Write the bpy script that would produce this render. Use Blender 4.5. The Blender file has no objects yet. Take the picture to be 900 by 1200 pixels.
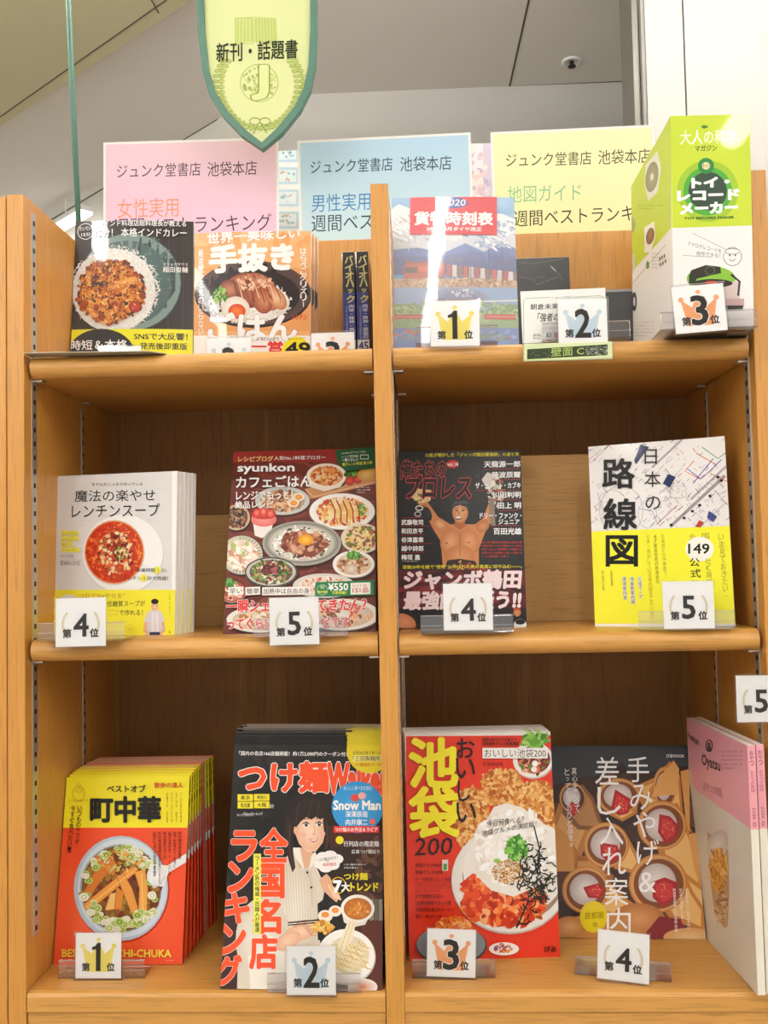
import bpy, bmesh, math, random
from mathutils import Vector, Matrix
S = bpy.context.scene
C = S.collection
# ---------------------------------------------------------------- camera
F = 1116.327
CAM = Vector((0.04604, -1.19303, -0.01804))
CR = Vector((0.99891, 0.0422, -0.02014)); CU = Vector((0.02203, -0.04479, 0.99875)); CF = Vector((-0.04125, 0.9981, 0.04567))
cd = bpy.data.cameras.new('camera'); cam = bpy.data.objects.new('camera', cd); C.objects.link(cam)
cd.sensor_fit = 'HORIZONTAL'; cd.sensor_width = 36; cd.lens = F / 900 * 36; cd.clip_start = .02
mw = Matrix.Identity(4)
for i in range(3):
    mw[i][0] = CR[i]; mw[i][1] = CU[i]; mw[i][2] = -CF[i]; mw[i][3] = CAM[i]
cam.matrix_world = mw; S.camera = cam
# ---------------------------------------------------------------- world, lamps, exposure
S.view_settings.view_transform = 'Standard'; S.view_settings.look = 'None'
S.view_settings.gamma = 1; S.view_settings.exposure = .53
w = bpy.data.worlds.new('world'); S.world = w; w.use_nodes = True
w.node_tree.nodes['Background'].inputs[0].default_value = (1, .97, .92, 1)
w.node_tree.nodes['Background'].inputs[1].default_value = .56
TUBE_POWER = 25.0
TUBES = [(-2.3, -4.6, -.4), (-1.5, -4.0, -2.25), (-.71, -1.12, -.62), (.34, -2.85, -1.3), (1.12, -2.1, -1.6), (2.3, -4.6, -.4)]
FLOOR_Z, CEIL_Z = -1.5, 1.6
def ray(u, v): return CF + CR * ((u - 450) / F) - CU * ((v - 600) / F)
def atY(u, v, Y): d = ray(u, v); return CAM + d * ((Y - CAM.y) / d.y)
def atZ(u, v, Z): d = ray(u, v); return CAM + d * ((Z - CAM.z) / d.z)
def lin(c, k=1.0):
    if isinstance(c, str):
        c = c.lstrip('#'); c = c if len(c) == 6 else ''.join(q * 2 for q in c); c = [int(c[i:i + 2], 16) / 255 for i in (0, 2, 4)]
        c = [x / 12.92 if x <= .04045 else ((x + .055) / 1.055) ** 2.4 for x in c]
    return tuple(x * k for x in c[:3]) + (1.0,)
# ---------------------------------------------------------------- materials
def mat(name, col, rough=.5, metal=0, coat=0, emit=0, trans=0, ior=1.45, noise=0, nscale=20):
    m = bpy.data.materials.new(name); m.use_nodes = True; nt = m.node_tree; b = nt.nodes['Principled BSDF']
    b.inputs['Base Color'].default_value = lin(col); b.inputs['Roughness'].default_value = rough
    b.inputs['Metallic'].default_value = metal; b.inputs['Coat Weight'].default_value = coat
    b.inputs['Coat Roughness'].default_value = .08
    b.inputs['Transmission Weight'].default_value = trans; b.inputs['IOR'].default_value = ior
    if emit:
        b.inputs['Emission Color'].default_value = (1, .97, .93, 1); b.inputs['Emission Strength'].default_value = emit
    if noise:
        tc = nt.nodes.new('ShaderNodeTexCoord'); n = nt.nodes.new('ShaderNodeTexNoise'); n.inputs['Scale'].default_value = nscale
        n.inputs['Detail'].default_value = 5
        mx = nt.nodes.new('ShaderNodeMix'); mx.data_type = 'RGBA'; c = lin(col)
        mx.inputs['A'].default_value = tuple(x * (1 - noise) for x in c[:3]) + (1,)
        mx.inputs['B'].default_value = tuple(min(1, x * (1 + noise)) for x in c[:3]) + (1,)
        nt.links.new(tc.outputs['Object'], n.inputs['Vector']); nt.links.new(n.outputs['Fac'], mx.inputs['Factor'])
        nt.links.new(mx.outputs['Result'], b.inputs['Base Color'])
    return m
def wood(name, c1, c2, axis='Z', rough=.38, scale=1.0, coat=.25, plank=0):
    """oak veneer: stretched noise grain, fine pores, broad tone drift, optional plank bands"""
    m = bpy.data.materials.new(name); m.use_nodes = True; nt = m.node_tree; b = nt.nodes['Principled BSDF']; N = nt.nodes.new; L = nt.links.new
    tc = N('ShaderNodeTexCoord')
    def layer(across, along, detail, dist=0):
        mp = N('ShaderNodeMapping'); sc = [across * scale] * 3; sc['XYZ'.index(axis)] = along * scale
        mp.inputs['Scale'].default_value = sc; L(tc.outputs['Object'], mp.inputs['Vector'])
        n = N('ShaderNodeTexNoise'); n.inputs['Scale'].default_value = 1; n.inputs['Detail'].default_value = detail
        n.inputs['Distortion'].default_value = dist; L(mp.outputs['Vector'], n.inputs['Vector']); return n
    a = layer(45, 2.2, 4, .6); f = layer(420, 16, 3); d = layer(6, 1.5, 2)
    r = N('ShaderNodeValToRGB'); r.color_ramp.elements[0].position = .3; r.color_ramp.elements[1].position = .72
    r.color_ramp.elements[0].color = lin(c2); r.color_ramp.elements[1].color = lin(c1)
    ad = N('ShaderNodeMath'); ad.operation = 'MULTIPLY_ADD'; L(d.outputs['Fac'], ad.inputs[0]); ad.inputs[1].default_value = .5; L(a.outputs['Fac'], ad.inputs[2])
    s2 = N('ShaderNodeMath'); s2.operation = 'SUBTRACT'; L(ad.outputs[0], s2.inputs[0]); s2.inputs[1].default_value = .56
    last = s2
    if plank:
        mp = N('ShaderNodeMapping'); L(tc.outputs['Object'], mp.inputs['Vector']); sc = [.001] * 3; sc[0 if axis == 'Z' else 2] = plank
        mp.inputs['Scale'].default_value = sc
        v = N('ShaderNodeTexWhiteNoise'); fl = N('ShaderNodeVectorMath'); fl.operation = 'FLOOR'
        L(mp.outputs['Vector'], fl.inputs[0]); L(fl.outputs[0], v.inputs['Vector'])
        ma = N('ShaderNodeMath'); ma.operation = 'MULTIPLY_ADD'; L(v.outputs['Value'], ma.inputs[0]); ma.inputs[1].default_value = .28; L(s2.outputs[0], ma.inputs[2])
        s3 = N('ShaderNodeMath'); s3.operation = 'SUBTRACT'; L(ma.outputs[0], s3.inputs[0]); s3.inputs[1].default_value = .14; last = s3
    L(last.outputs[0], r.inputs['Fac'])
    pr = N('ShaderNodeMapRange'); pr.inputs['From Min'].default_value = .3; pr.inputs['From Max'].default_value = .48
    pr.inputs['To Min'].default_value = .72; pr.inputs['To Max'].default_value = 1; L(f.outputs['Fac'], pr.inputs['Value'])
    mx = N('ShaderNodeVectorMath'); mx.operation = 'SCALE'; L(r.outputs['Color'], mx.inputs[0]); L(pr.outputs[0], mx.inputs['Scale'])
    L(mx.outputs[0], b.inputs['Base Color'])
    bp = N('ShaderNodeBump'); bp.inputs['Strength'].default_value = .08; bp.inputs['Distance'].default_value = .0005
    L(f.outputs['Fac'], bp.inputs['Height']); L(bp.outputs[0], b.inputs['Normal'])
    b.inputs['Roughness'].default_value = rough; b.inputs['Coat Weight'].default_value = coat; b.inputs['Coat Roughness'].default_value = .56
    return m
def printmat(name, rough=.35, coat=.5, crough=.06):
    m = bpy.data.materials.new(name); m.use_nodes = True; nt = m.node_tree; b = nt.nodes['Principled BSDF']
    a = nt.nodes.new('ShaderNodeVertexColor'); a.layer_name = 'Col'; nt.links.new(a.outputs['Color'], b.inputs['Base Color'])
    b.inputs['Roughness'].default_value = rough; b.inputs['Coat Weight'].default_value = coat; b.inputs['Coat Roughness'].default_value = crough; b.inputs['Specular IOR Level'].default_value = .22
    return m
def clearmat(name, tint=(.97, .97, .98), op=.12, rough=.05, top=.75):
    m = bpy.data.materials.new(name); m.use_nodes = True; nt = m.node_tree; nt.nodes.clear(); N = nt.nodes.new; L = nt.links.new
    o = N('ShaderNodeOutputMaterial'); t = N('ShaderNodeBsdfTransparent'); t.inputs[0].default_value = (*tint, 1)
    g = N('ShaderNodeBsdfGlossy'); g.inputs['Roughness'].default_value = rough
    fr = N('ShaderNodeLayerWeight'); fr.inputs['Blend'].default_value = .35
    mr = N('ShaderNodeMapRange'); mr.inputs['To Min'].default_value = op; mr.inputs['To Max'].default_value = top; L(fr.outputs['Fresnel'], mr.inputs['Value'])
    mx = N('ShaderNodeMixShader'); L(mr.outputs[0], mx.inputs[0]); L(t.outputs[0], mx.inputs[1]); L(g.outputs[0], mx.inputs[2]); L(mx.outputs[0], o.inputs[0])
    return m
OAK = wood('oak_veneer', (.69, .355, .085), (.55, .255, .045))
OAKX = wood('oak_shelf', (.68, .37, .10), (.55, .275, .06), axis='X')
OAK_SHADE = wood('oak_back_shaded', (.46, .235, .058), (.28, .13, .028), rough=.6, coat=0, plank=11)  # same oak for the lower back panels, bay shade put into the colour
OAKS = wood('oak_side', (.58, .26, .048), (.42, .17, .028), rough=.5, coat=.1)
PLY = wood('pale_plywood', (.66, .42, .17), (.52, .30, .10), axis='X', rough=.6, coat=0, plank=9)
PRINT = printmat('glossy_print', .4, .2); MATTE = printmat('matte_print', .6, 0.05, .3); GLOSS = printmat('laminated_print', .35, .45, .03)
PAGES = mat('page_edges', (.80, .78, .73), .8, noise=.12, nscale=400)
PAGEC = mat('page_edges_cream', (.70, .64, .52), .8, noise=.12, nscale=400)
METAL = mat('standard_metal', (.75, .74, .70), .35, 1)
BLACK = mat('slot_black', (.015, .014, .013), .6)
ACRY = clearmat('clear_acrylic', (.965, .955, .965), .09)
ACRYE = clearmat('acrylic_edge', (.92, .90, .92), .4, .2)
SLEEVE = clearmat('clear_sleeve', (1, 1, 1), .02)
# ---------------------------------------------------------------- mesh helpers
def obj(name, verts, faces, m, parent=None, smooth=False, kind=None):
    me = bpy.data.meshes.new(name); me.from_pydata([tuple(v) for v in verts], [], faces); me.update()
    if m: me.materials.append(m)
    if smooth:
        for p in me.polygons: p.use_smooth = True
    o = bpy.data.objects.new(name, me); C.objects.link(o)
    if parent: o.parent = parent
    if kind: o['kind'] = kind
    return o
def bmobj(name, bm, m, parent=None, kind=None, smooth=False):
    me = bpy.data.meshes.new(name); bm.to_mesh(me); bm.free()
    if m: me.materials.append(m)
    if smooth:
        for p in me.polygons: p.use_smooth = True
    o = bpy.data.objects.new(name, me); C.objects.link(o)
    if parent: o.parent = parent
    if kind: o['kind'] = kind
    return o
def addbox(bm, x0, x1, y0, y1, z0, z1, bev=0):
    vs = [bm.verts.new((x, y, z)) for x in (x0, x1) for y in (y0, y1) for z in (z0, z1)]
    fs = [bm.faces.new([vs[i] for i in f]) for f in ((0, 1, 3, 2), (4, 6, 7, 5), (0, 4, 5, 1), (2, 3, 7, 6), (0, 2, 6, 4), (1, 5, 7, 3))]
    if bev:
        es = list({e for f in fs for e in f.edges}); bmesh.ops.bevel(bm, geom=es, offset=bev, segments=2, affect='EDGES', profile=.5)
def box(name, x0, x1, y0, y1, z0, z1, m, parent=None, bev=0, kind=None):
    bm = bmesh.new(); addbox(bm, x0, x1, y0, y1, z0, z1, bev); return bmobj(name, bm, m, parent, kind)
def extrude_x(name, prof, x0, x1, m, parent=None, kind=None, smooth=False):
    n = len(prof); v = [(x0, y, z) for y, z in prof] + [(x1, y, z) for y, z in prof]
    f = [tuple(range(n))[::-1], tuple(range(n, 2 * n))] + [(i, (i + 1) % n, n + (i + 1) % n, n + i) for i in range(n)]
    return obj(name, v, f, m, parent, smooth, kind)
def tube(name, pts, r, m, parent=None, n=12):
    v = []; f = []
    for k, p in enumerate(pts):
        p = Vector(p); d = (Vector(pts[min(k + 1, len(pts) - 1)]) - Vector(pts[max(k - 1, 0)])).normalized()
        a = d.orthogonal().normalized(); b = d.cross(a)
        for i in range(n): v.append(p + (a * math.cos(6.2832 * i / n) + b * math.sin(6.2832 * i / n)) * r)
    for k in range(len(pts) - 1):
        for i in range(n): f.append((k * n + i, k * n + (i + 1) % n, (k + 1) * n + (i + 1) % n, (k + 1) * n + i))
    f += [tuple(range(n))[::-1], tuple(range((len(pts) - 1) * n, len(pts) * n))]
    return obj(name, v, f, m, parent, True)
def thing(name, label, cat, group=None, mwm=None):
    o = bpy.data.objects.new(name, None); o.empty_display_size = .02; C.objects.link(o)
    tag(o, label, cat, group)
    if mwm is not None: o.matrix_world = mwm
    return o
def tag(o, label, cat, group=None):
    o['label'] = label; o['category'] = cat
    if group: o['group'] = group
    return o
def struct(o): o['kind'] = 'structure'; return o
def frame(x, y, z, yaw, tilt, roll):
    """pose of a leaning rectangle: columns right, into the shelf, up the cover; origin = middle of its lower front edge"""
    u = Vector((math.cos(yaw), math.sin(yaw), 0)); n = Vector((-math.sin(yaw), math.cos(yaw), 0))
    v = Vector((0, 0, 1)) * math.cos(tilt) + n * math.sin(tilt)
    uu = u * math.cos(roll) + v * math.sin(roll); vv = v * math.cos(roll) - u * math.sin(roll); nn = vv.cross(uu)
    m = Matrix.Identity(4)
    for i in range(3): m[i][0] = uu[i]; m[i][1] = nn[i]; m[i][2] = vv[i]; m[i][3] = (x, y, z)[i]
    return m
# ---------------------------------------------------------------- flat print
_tc = bpy.data.curves.new('lettering', 'FONT'); _tc.resolution_u = 2; _to = bpy.data.objects.new('lettering', _tc); C.objects.link(_to); _cache = {}
def glyphs(s, off):
    k = (s, off)
    if k not in _cache:
        _tc.body = s; _tc.offset = off; dg = bpy.context.evaluated_depsgraph_get(); dg.update()
        me = bpy.data.meshes.new_from_object(_to.evaluated_get(dg))
        v = [(p.co.x, p.co.y) for p in me.vertices]; f = [tuple(p.vertices) for p in me.polygons]; bpy.data.meshes.remove(me)
        _cache[k] = (v, f)
    return _cache[k]
K = .80      # ink on paper reflects at most this
class Art:
    """a print laid out on a rectangle W x H of an object's own surface; fr = matrix of that rectangle (x right, z up, y inward).
    crop=(ox,oy,s) reads positions off the photograph, None = millimetres from the top left corner"""
    def __init__(s, fr, W, H, crop=None, bg=None):
        s.W, s.H, s.v, s.f, s.c, s.d = W, H, [], [], [], 0.0
        s.crop = crop; s.fr = fr; s.inv = fr.inverted() if crop else None; s.cl = s.inv @ CAM if crop else None
        s.ri = s.inv.to_3x3() if crop else None
        if bg: s._raw([(-1, -1), (W + 1, -1), (W + 1, H + 1), (-1, H + 1)], [(0, 1, 2, 3)], bg)
    def m(s, p):
        if not s.crop: return (p[0] / 1000, s.H - p[1] / 1000)
        ox, oy, sc = s.crop; d = s.ri @ ray(ox + p[0] / sc, oy + p[1] / sc); t = -s.cl.y / d.y
        q = s.cl + d * t; return (q.x + s.W / 2, q.z)
    def _raw(s, ab, faces, col, step=4e-6):
        b = len(s.v); s.d += step
        s.v += [(a, bb, s.d) for a, bb in ab]; s.f += [tuple(b + i for i in f) for f in faces]
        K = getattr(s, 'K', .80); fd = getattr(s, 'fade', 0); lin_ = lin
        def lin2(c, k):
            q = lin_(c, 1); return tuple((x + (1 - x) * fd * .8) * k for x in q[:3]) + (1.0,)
        if isinstance(col, list): cc = [lin2(c, K) for c in col]; s.c += [[cc[i] for i in f] for f in faces]
        else: cc = lin2(col, K); s.c += [[cc] * len(f) for f in faces]
    def poly(s, pts, col, step=4e-6): s._raw([s.m(p) for p in pts], [tuple(range(len(pts)))], col, step)
    def rect(s, x0, y0, x1, y1, col, sl=0): s.poly([(x0, y1), (x1, y1 + sl), (x1, y0 + sl), (x0, y0)], col)
    def ell(s, cx, cy, rx, ry=None, col='#fff', c2=None, rot=0, n=32, step=4e-6, a0=0, a1=360):
        ry = ry or rx; R = math.radians; k = n if a1 - a0 >= 360 else n + 1; pts = []
        for i in range(k):
            t = R(a0 + (a1 - a0) * i / n); x, y = rx * math.cos(t), ry * math.sin(t)
            pts.append((cx + x * math.cos(R(rot)) - y * math.sin(R(rot)), cy + x * math.sin(R(rot)) + y * math.cos(R(rot))))
        ab = [s.m(p) for p in pts]
        if c2 is None and a1 - a0 >= 360: s._raw(ab, [tuple(range(k))], col, step)
        else: s._raw(ab + [s.m((cx, cy))], [(i, (i + 1) % k, k) for i in range(k if a1 - a0 >= 360 else k - 1)], [col] * k + [c2 or col], step)
    def ring(s, cx, cy, rx, ry, wd, col, rot=0, a0=0, a1=360, n=36):
        s.line([(cx + rx * math.cos(math.radians(a0 + (a1 - a0) * i / n)), cy + ry * math.sin(math.radians(a0 + (a1 - a0) * i / n))) for i in range(n + 1)], wd, col)
    def line(s, pts, wd, col, step=4e-6):
        v = []; f = []
        for i in range(len(pts)):
            a = pts[max(0, i - 1)]; b = pts[min(len(pts) - 1, i + 1)]; dx, dy = b[0] - a[0], b[1] - a[1]; l = math.hypot(dx, dy) or 1
            nx, ny = -dy / l * wd / 2, dx / l * wd / 2; v += [s.m((pts[i][0] + nx, pts[i][1] + ny)), s.m((pts[i][0] - nx, pts[i][1] - ny))]
            if i: f.append((2 * i - 2, 2 * i - 1, 2 * i + 1, 2 * i))
        s._raw(v, f, col, step)
    def frameline(s, x0, y0, x1, y1, wd, col): s.line([(x0, y0), (x1, y0)], wd, col); s.line([(x1, y0), (x1, y1)], wd, col); s.line([(x1, y1), (x0, y1)], wd, col); s.line([(x0, y1), (x0, y0)], wd, col)
    def text(s, t, x0, y0, x1, y1, col='#111', off=0, ol=None, sl=0, sk=0, rot=0):
        if ol: s.text(t, x0, y0, x1, y1, ol[0], max(off, 0) + ol[1], None, sl, sk, rot)
        v, f = glyphs(t, 0); v0 = v
        if not v: return
        ax, bx = min(p[0] for p in v0), max(p[0] for p in v0); ay, by = min(p[1] for p in v0), max(p[1] for p in v0)
        if by - ay < .3: ay, by = ay - .35, by + .35
        cx, cy = (x0 + x1) / 2, (y0 + y1) / 2; cr, sr = math.cos(math.radians(rot)), math.sin(math.radians(rot)); ab = []
        if off >= .012:      # bold: the glyph stamped round its own outline
            q = off * .8; k = 8 if off > .04 else 4; st = [(0, 0)] + [(q * math.cos(6.2832 * (i + .5) / k), q * math.sin(6.2832 * (i + .5) / k)) for i in range(k)]
        else: st = [(0, 0)]
        for j, (ox_, oy_) in enumerate(st):
          ab = []
          for x, y in v:
            x += ox_; y += oy_
            tx, ty = (x - ax) / (bx - ax), (y - ay) / (by - ay)
            X, Y = x0 + (x1 - x0) * tx + sk * ty, y1 + (y0 - y1) * ty + sl * tx
            if rot: X, Y = cx + (X - cx) * cr - (Y - cy) * sr, cy + (X - cx) * sr + (Y - cy) * cr
            ab.append(s.m((X, Y)))
          s._raw(ab, f, col, 4e-6 if not j else 1e-6)
    def vtext(s, t, x, y0, y1, wd, col='#111', off=0, ol=None, dx=0):
        """vertical Japanese line, centre x, top to bottom"""
        n = len(t); h = (y1 - y0) / n
        for i, ch in enumerate(t):
            xx = x + dx * (i + .5) / n; cy = y0 + h * (i + .5)
            if ch == ' ': continue
            if ch in 'ー―—-': s.rect(xx - wd * .06, cy - h * .38, xx + wd * .06, cy + h * .38, col); continue
            k = .46
            if ch in 'っゃゅょッャュョ、。・': k = .26
            s.text(ch, xx - wd * k, cy - h * k, xx + wd * k, cy + h * k, col, off, ol)
    def blobs(s, cx, cy, rx, ry, n, a, b, pal, seed=1, el=1.6, rot=None, sides=6, edge=1.0, hole=0):
        r = random.Random(seed)
        for i in range(n):
            t = r.uniform(0, 6.2832); q = math.sqrt(r.uniform(hole, 1)) * edge; x, y = cx + rx * q * math.cos(t), cy + ry * q * math.sin(t)
            sz = r.uniform(a, b); e = r.uniform(1, el); an = r.uniform(0, 3.1416) if rot is None else math.radians(rot) + r.uniform(-.3, .3); pts = []
            for k in range(sides):
                g = 6.2832 * k / sides; w_ = r.uniform(.75, 1.15) * sz; X, Y = w_ * e * math.cos(g), w_ / e * math.sin(g)
                pts.append((x + X * math.cos(an) - Y * math.sin(an), y + X * math.sin(an) + Y * math.cos(an)))
            s.poly(pts, r.choice(pal), 1e-6)
    def tiny(s, x0, y0, x1, y1, rows, cols, col='#333', seed=2, fill=.55, vert=False, chars='あのたべるいっぽんとくせいみせごはん名店案内新作特集料理味食'):
        """body text too small to read: real small characters set in rows"""
        r = random.Random(seed)
        for i in range(rows):
            st = ''.join(r.choice(chars) for _ in range(cols if i < rows - 1 else max(3, int(cols * .7))))
            if vert: w_ = (x1 - x0) / rows; s.vtext(st, x1 - w_ * (i + .5), y0, y0 + (y1 - y0) * len(st) / cols, w_ * fill * 1.6, col)
            else: h = (y1 - y0) / rows; s.text(st, x0, y0 + h * i, x0 + (x1 - x0) * len(st) / cols, y0 + h * (i + fill), col)
    def build(s, name, m, parent, loc=None, kind=None, backing=None):
        """loc(a,b,d)->local point; backing = thickness of a sheet behind the print"""
        loc = loc or (lambda a, b, d: (a - s.W / 2, -d, b))
        bm = bmesh.new(); L = bm.loops.layers.float_color.new('Col'); vs = [bm.verts.new(p) for p in s.v]
        for f, cc in zip(s.f, s.c):
            try: fc = bm.faces.new([vs[i] for i in f])
            except ValueError: continue
            for l, c in zip(fc.loops, cc): l[L] = c
        for co, no in (((0, 0, 0), (-1, 0, 0)), ((s.W, 0, 0), (1, 0, 0)), ((0, 0, 0), (0, -1, 0)), ((0, s.H, 0), (0, 1, 0))):
            bmesh.ops.bisect_plane(bm, geom=bm.verts[:] + bm.edges[:] + bm.faces[:], dist=1e-7, plane_co=co, plane_no=no, clear_outer=True)
        if getattr(s, 'cuts', 0):
            for i in range(1, s.cuts):
                bmesh.ops.bisect_plane(bm, geom=bm.verts[:] + bm.edges[:] + bm.faces[:], dist=1e-7, plane_co=(s.W * i / s.cuts, 0, 0), plane_no=(1, 0, 0))
        for v in bm.verts: v.co = Vector(loc(*v.co))
        # make every face look outwards (towards -normal side of the frame)
        ref = (Vector(loc(s.W / 2, s.H / 2, .01)) - Vector(loc(s.W / 2, s.H / 2, 0))).normalized(); bm.normal_update()
        for f in bm.faces:
            if f.normal.dot(ref) < 0: f.normal_flip()
        if backing:
            o_, k = Vector(loc(0, 0, 0)), [Vector(loc(a, b, d)) for d in (0, -backing) for a, b in ((0, 0), (s.W, 0), (s.W, s.H), (0, s.H))]
            vv = [bm.verts.new(p) for p in k]; col = lin(getattr(s, 'edge', '#d8d5cf'), K)
            for f in ((4, 5, 6, 7), (0, 1, 5, 4), (1, 2, 6, 5), (2, 3, 7, 6), (3, 0, 4, 7)):
                fc = bm.faces.new([vv[i] for i in f])
                for l in fc.loops: l[L] = col
        return bmobj(name, bm, m, parent, kind)
# ================================================================ room
WALLC = mat('painted_wall', (.52, .505, .475), .8, noise=.03, nscale=6)
CEILC = mat('ceiling_board', (.74, .71, .67), .85, noise=.03, nscale=5)
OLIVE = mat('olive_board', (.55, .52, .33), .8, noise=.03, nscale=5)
SIDEC = mat('olive_grey_wallpaper', (.60, .58, .52), .85, noise=.03, nscale=5)  # the left wall's own olive-grey tone
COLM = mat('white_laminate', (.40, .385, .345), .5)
SEAM = mat('seam_gap', (.10, .09, .07), .9)
FLOORM = mat('floor_vinyl', (.40, .34, .26), .5, noise=.1, nscale=3)
LAMP = mat('lamp_diffuser', (.9, .9, .9), .5, emit=TUBE_POWER)
LAMP2 = mat('far_lamp_diffuser', (.9, .9, .9), .5, emit=4)
LAMPB = mat('lamp_body', (.8, .8, .78), .5)
struct(box('floor', -5, 5, -7, 4, FLOOR_Z - .05, FLOOR_Z, FLOORM))
struct(box('ceiling', -5, 5, -7, 4, CEIL_Z, CEIL_Z + .05, CEILC))
YB = atZ(594, 101, CEIL_Z).y
A = atZ(95, 237, CEIL_Z); B = atZ(255, 140, CEIL_Z); d = (B - A).normalized(); nrm = Vector((d.y, -d.x, 0))   # towards the camera
Bc = B + d * ((YB - B.y) / d.y)
def slab(name, P, Q, back, z0, z1, m):
    v = [(p.x, p.y, z) for z in (z0, z1) for p in (P, Q, Q + back, P + back)]
    return obj(name, v, [(3, 2, 1, 0), (4, 5, 6, 7), (0, 1, 5, 4), (1, 2, 6, 5), (2, 3, 7, 6), (3, 0, 4, 7)], m)
struct(slab('wall_left', A - d * 2.2, Bc, -nrm * .08, FLOOR_Z, CEIL_Z, SIDEC))
struct(box('wall_back', Bc.x, 4.5, YB, YB + .08, FLOOR_Z, CEIL_Z, WALLC))
# lower olive soffit over the left
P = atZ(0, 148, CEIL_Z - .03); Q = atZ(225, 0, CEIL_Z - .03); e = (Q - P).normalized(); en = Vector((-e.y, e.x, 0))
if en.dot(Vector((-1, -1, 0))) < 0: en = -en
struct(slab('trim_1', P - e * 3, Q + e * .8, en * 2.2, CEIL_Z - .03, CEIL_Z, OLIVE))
def seam(name, a, b, z, wd=.004):
    a = atZ(*a, z); b = atZ(*b, z); t = (b - a).normalized(); n = Vector((-t.y, t.x, 0)) * wd / 2
    v = [p + q + Vector((0, 0, h)) for h in (-.0012, .001) for p, q in ((a, -n), (b, -n), (b, n), (a, n))]
    struct(obj(name, v, [(3, 2, 1, 0), (4, 5, 6, 7), (0, 1, 5, 4), (1, 2, 6, 5), (2, 3, 7, 6), (3, 0, 4, 7)], SEAM))
seam('trim_2', (-60, 179), (230, -25), CEIL_Z - .03, .004); seam('trim_3', (186, 15), (172, -10), CEIL_Z - .03, .004)
seam('trim_4', (597, 102), (622, -10), CEIL_Z, .006); seam('trim_5', (330, 114.2), (742, 95.2), CEIL_Z, .012); seam('trim_6', (60, 258), (256, 140), CEIL_Z, .012)
# white laminated partition to the right, behind the bookcase, with its dark edge profiles
YC = 1.0; xa = lambda px, Y=YC: atY(px, 60, Y).x
c0, c1, c2, c3, c4, c5 = xa(741), xa(746.5), xa(750), xa(757), xa(801), xa(803)
struct(box('trim_7', c0, c1, YC - .005, YC + .12, FLOOR_Z, CEIL_Z, mat('bronze_profile', (.16, .15, .12), .4, .3)))
struct(box('trim_8', c1, c3, YC + .01, YC + .12, FLOOR_Z, CEIL_Z, mat('grey_profile', (.42, .41, .38), .4)))
struct(box('trim_9', c2, c2 + .004, YC, YC + .1, FLOOR_Z, CEIL_Z, SEAM))
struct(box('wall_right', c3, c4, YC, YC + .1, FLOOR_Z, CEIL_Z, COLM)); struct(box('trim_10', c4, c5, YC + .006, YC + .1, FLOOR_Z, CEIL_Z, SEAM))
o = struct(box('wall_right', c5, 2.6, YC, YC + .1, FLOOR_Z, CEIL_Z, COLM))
# ceiling lamps: long tubes running towards the shelves; the outermost pair is added fill
for i, (x, y0, y1) in enumerate(TUBES):
    t = thing('ceiling_light', ['added long fill light over the left aisle', 'suspended light left of the middle', 'short suspended light near the bookcase, over its left bay', 'suspended light in front of the right bay', 'short suspended light at the right', 'added long fill light over the right aisle'][i], 'light', 'ceiling lights over the aisle')
    t.location = (x, (y0 + y1) / 2, CEIL_Z); h = (y1 - y0) / 2
    box('lamp_body', -.022, .022, -h, h, -.20, -.165, LAMPB, t, .003); tube('lamp_tube', [(0, -h + .03, -.22), (0, h - .03, -.22)], .042, LAMP, t)
    for yy in (-h * .7, h * .7): tube('hanger', [(0, yy, -.165), (0, yy, -.001)], .005, LAMPB, t, 8)
t = thing('ceiling_light', 'added unseen fill light above the aisle behind the bookcase', 'light'); t.location = (-.2, .42, CEIL_Z)  # added lamp out of view, brightens the ceiling and wall at the back
box('lamp_body', -2.0, 2.0, -.022, .022, -.20, -.165, LAMPB, t, .003); tube('lamp_tube', [(-1.97, 0, -.22), (1.97, 0, -.22)], .03, mat('fill_tube_glass', (.9, .9, .9), .5, emit=25), t)
for xx in (-1.4, 1.4): tube('hanger', [(xx, 0, -.165), (xx, 0, -.001)], .005, LAMPB, t, 8)
# far lamp strip along the left wall
a = atZ(101.5, 244, CEIL_Z - .10); b = atZ(73, 261, CEIL_Z - .10); dd = (a - b).normalized(); t = thing('ceiling_light', 'white light fitting seen above the left side panel of the bookcase', 'light')
t.location = a; ang = math.atan2(dd.y, dd.x); t.rotation_euler = (0, 0, ang)
box('lamp_body', -1.0, 0, -.028, .028, -.010, .012, LAMPB, t); box('diffuser', -.99, -.004, -.03, .03, -.02, -.0105, LAMP2, t)
for xx in (-.2, -.8): tube('hanger', [(xx, 0, .012), (xx, 0, .0995)], .003, LAMPB, t, 8)
# sprinkler / detector in the ceiling
p = atZ(670, 72, CEIL_Z); t = thing('ceiling_sprinkler', 'small round metal sprinkler recessed in the grey ceiling', 'sprinkler'); t.location = p
def lathe(name, prof, m, parent, n=28):
    v = [(r * math.cos(6.2832 * i / n), r * math.sin(6.2832 * i / n), z) for r, z in prof for i in range(n)]
    f = [(k * n + i, k * n + (i + 1) % n, (k + 1) * n + (i + 1) % n, (k + 1) * n + i) for k in range(len(prof) - 1) for i in range(n)]
    return obj(name, v, f, m, parent, True)
lathe('rim', [(.034, 0), (.034, -.004), (.022, -.006), (.018, 0), (.0, -.0005)], LAMPB, t); lathe('nozzle', [(.0, -.0195), (.013, -.019), (.013, -.016), (.005, -.012), (.007, -.001)], BLACK, t)
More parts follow.
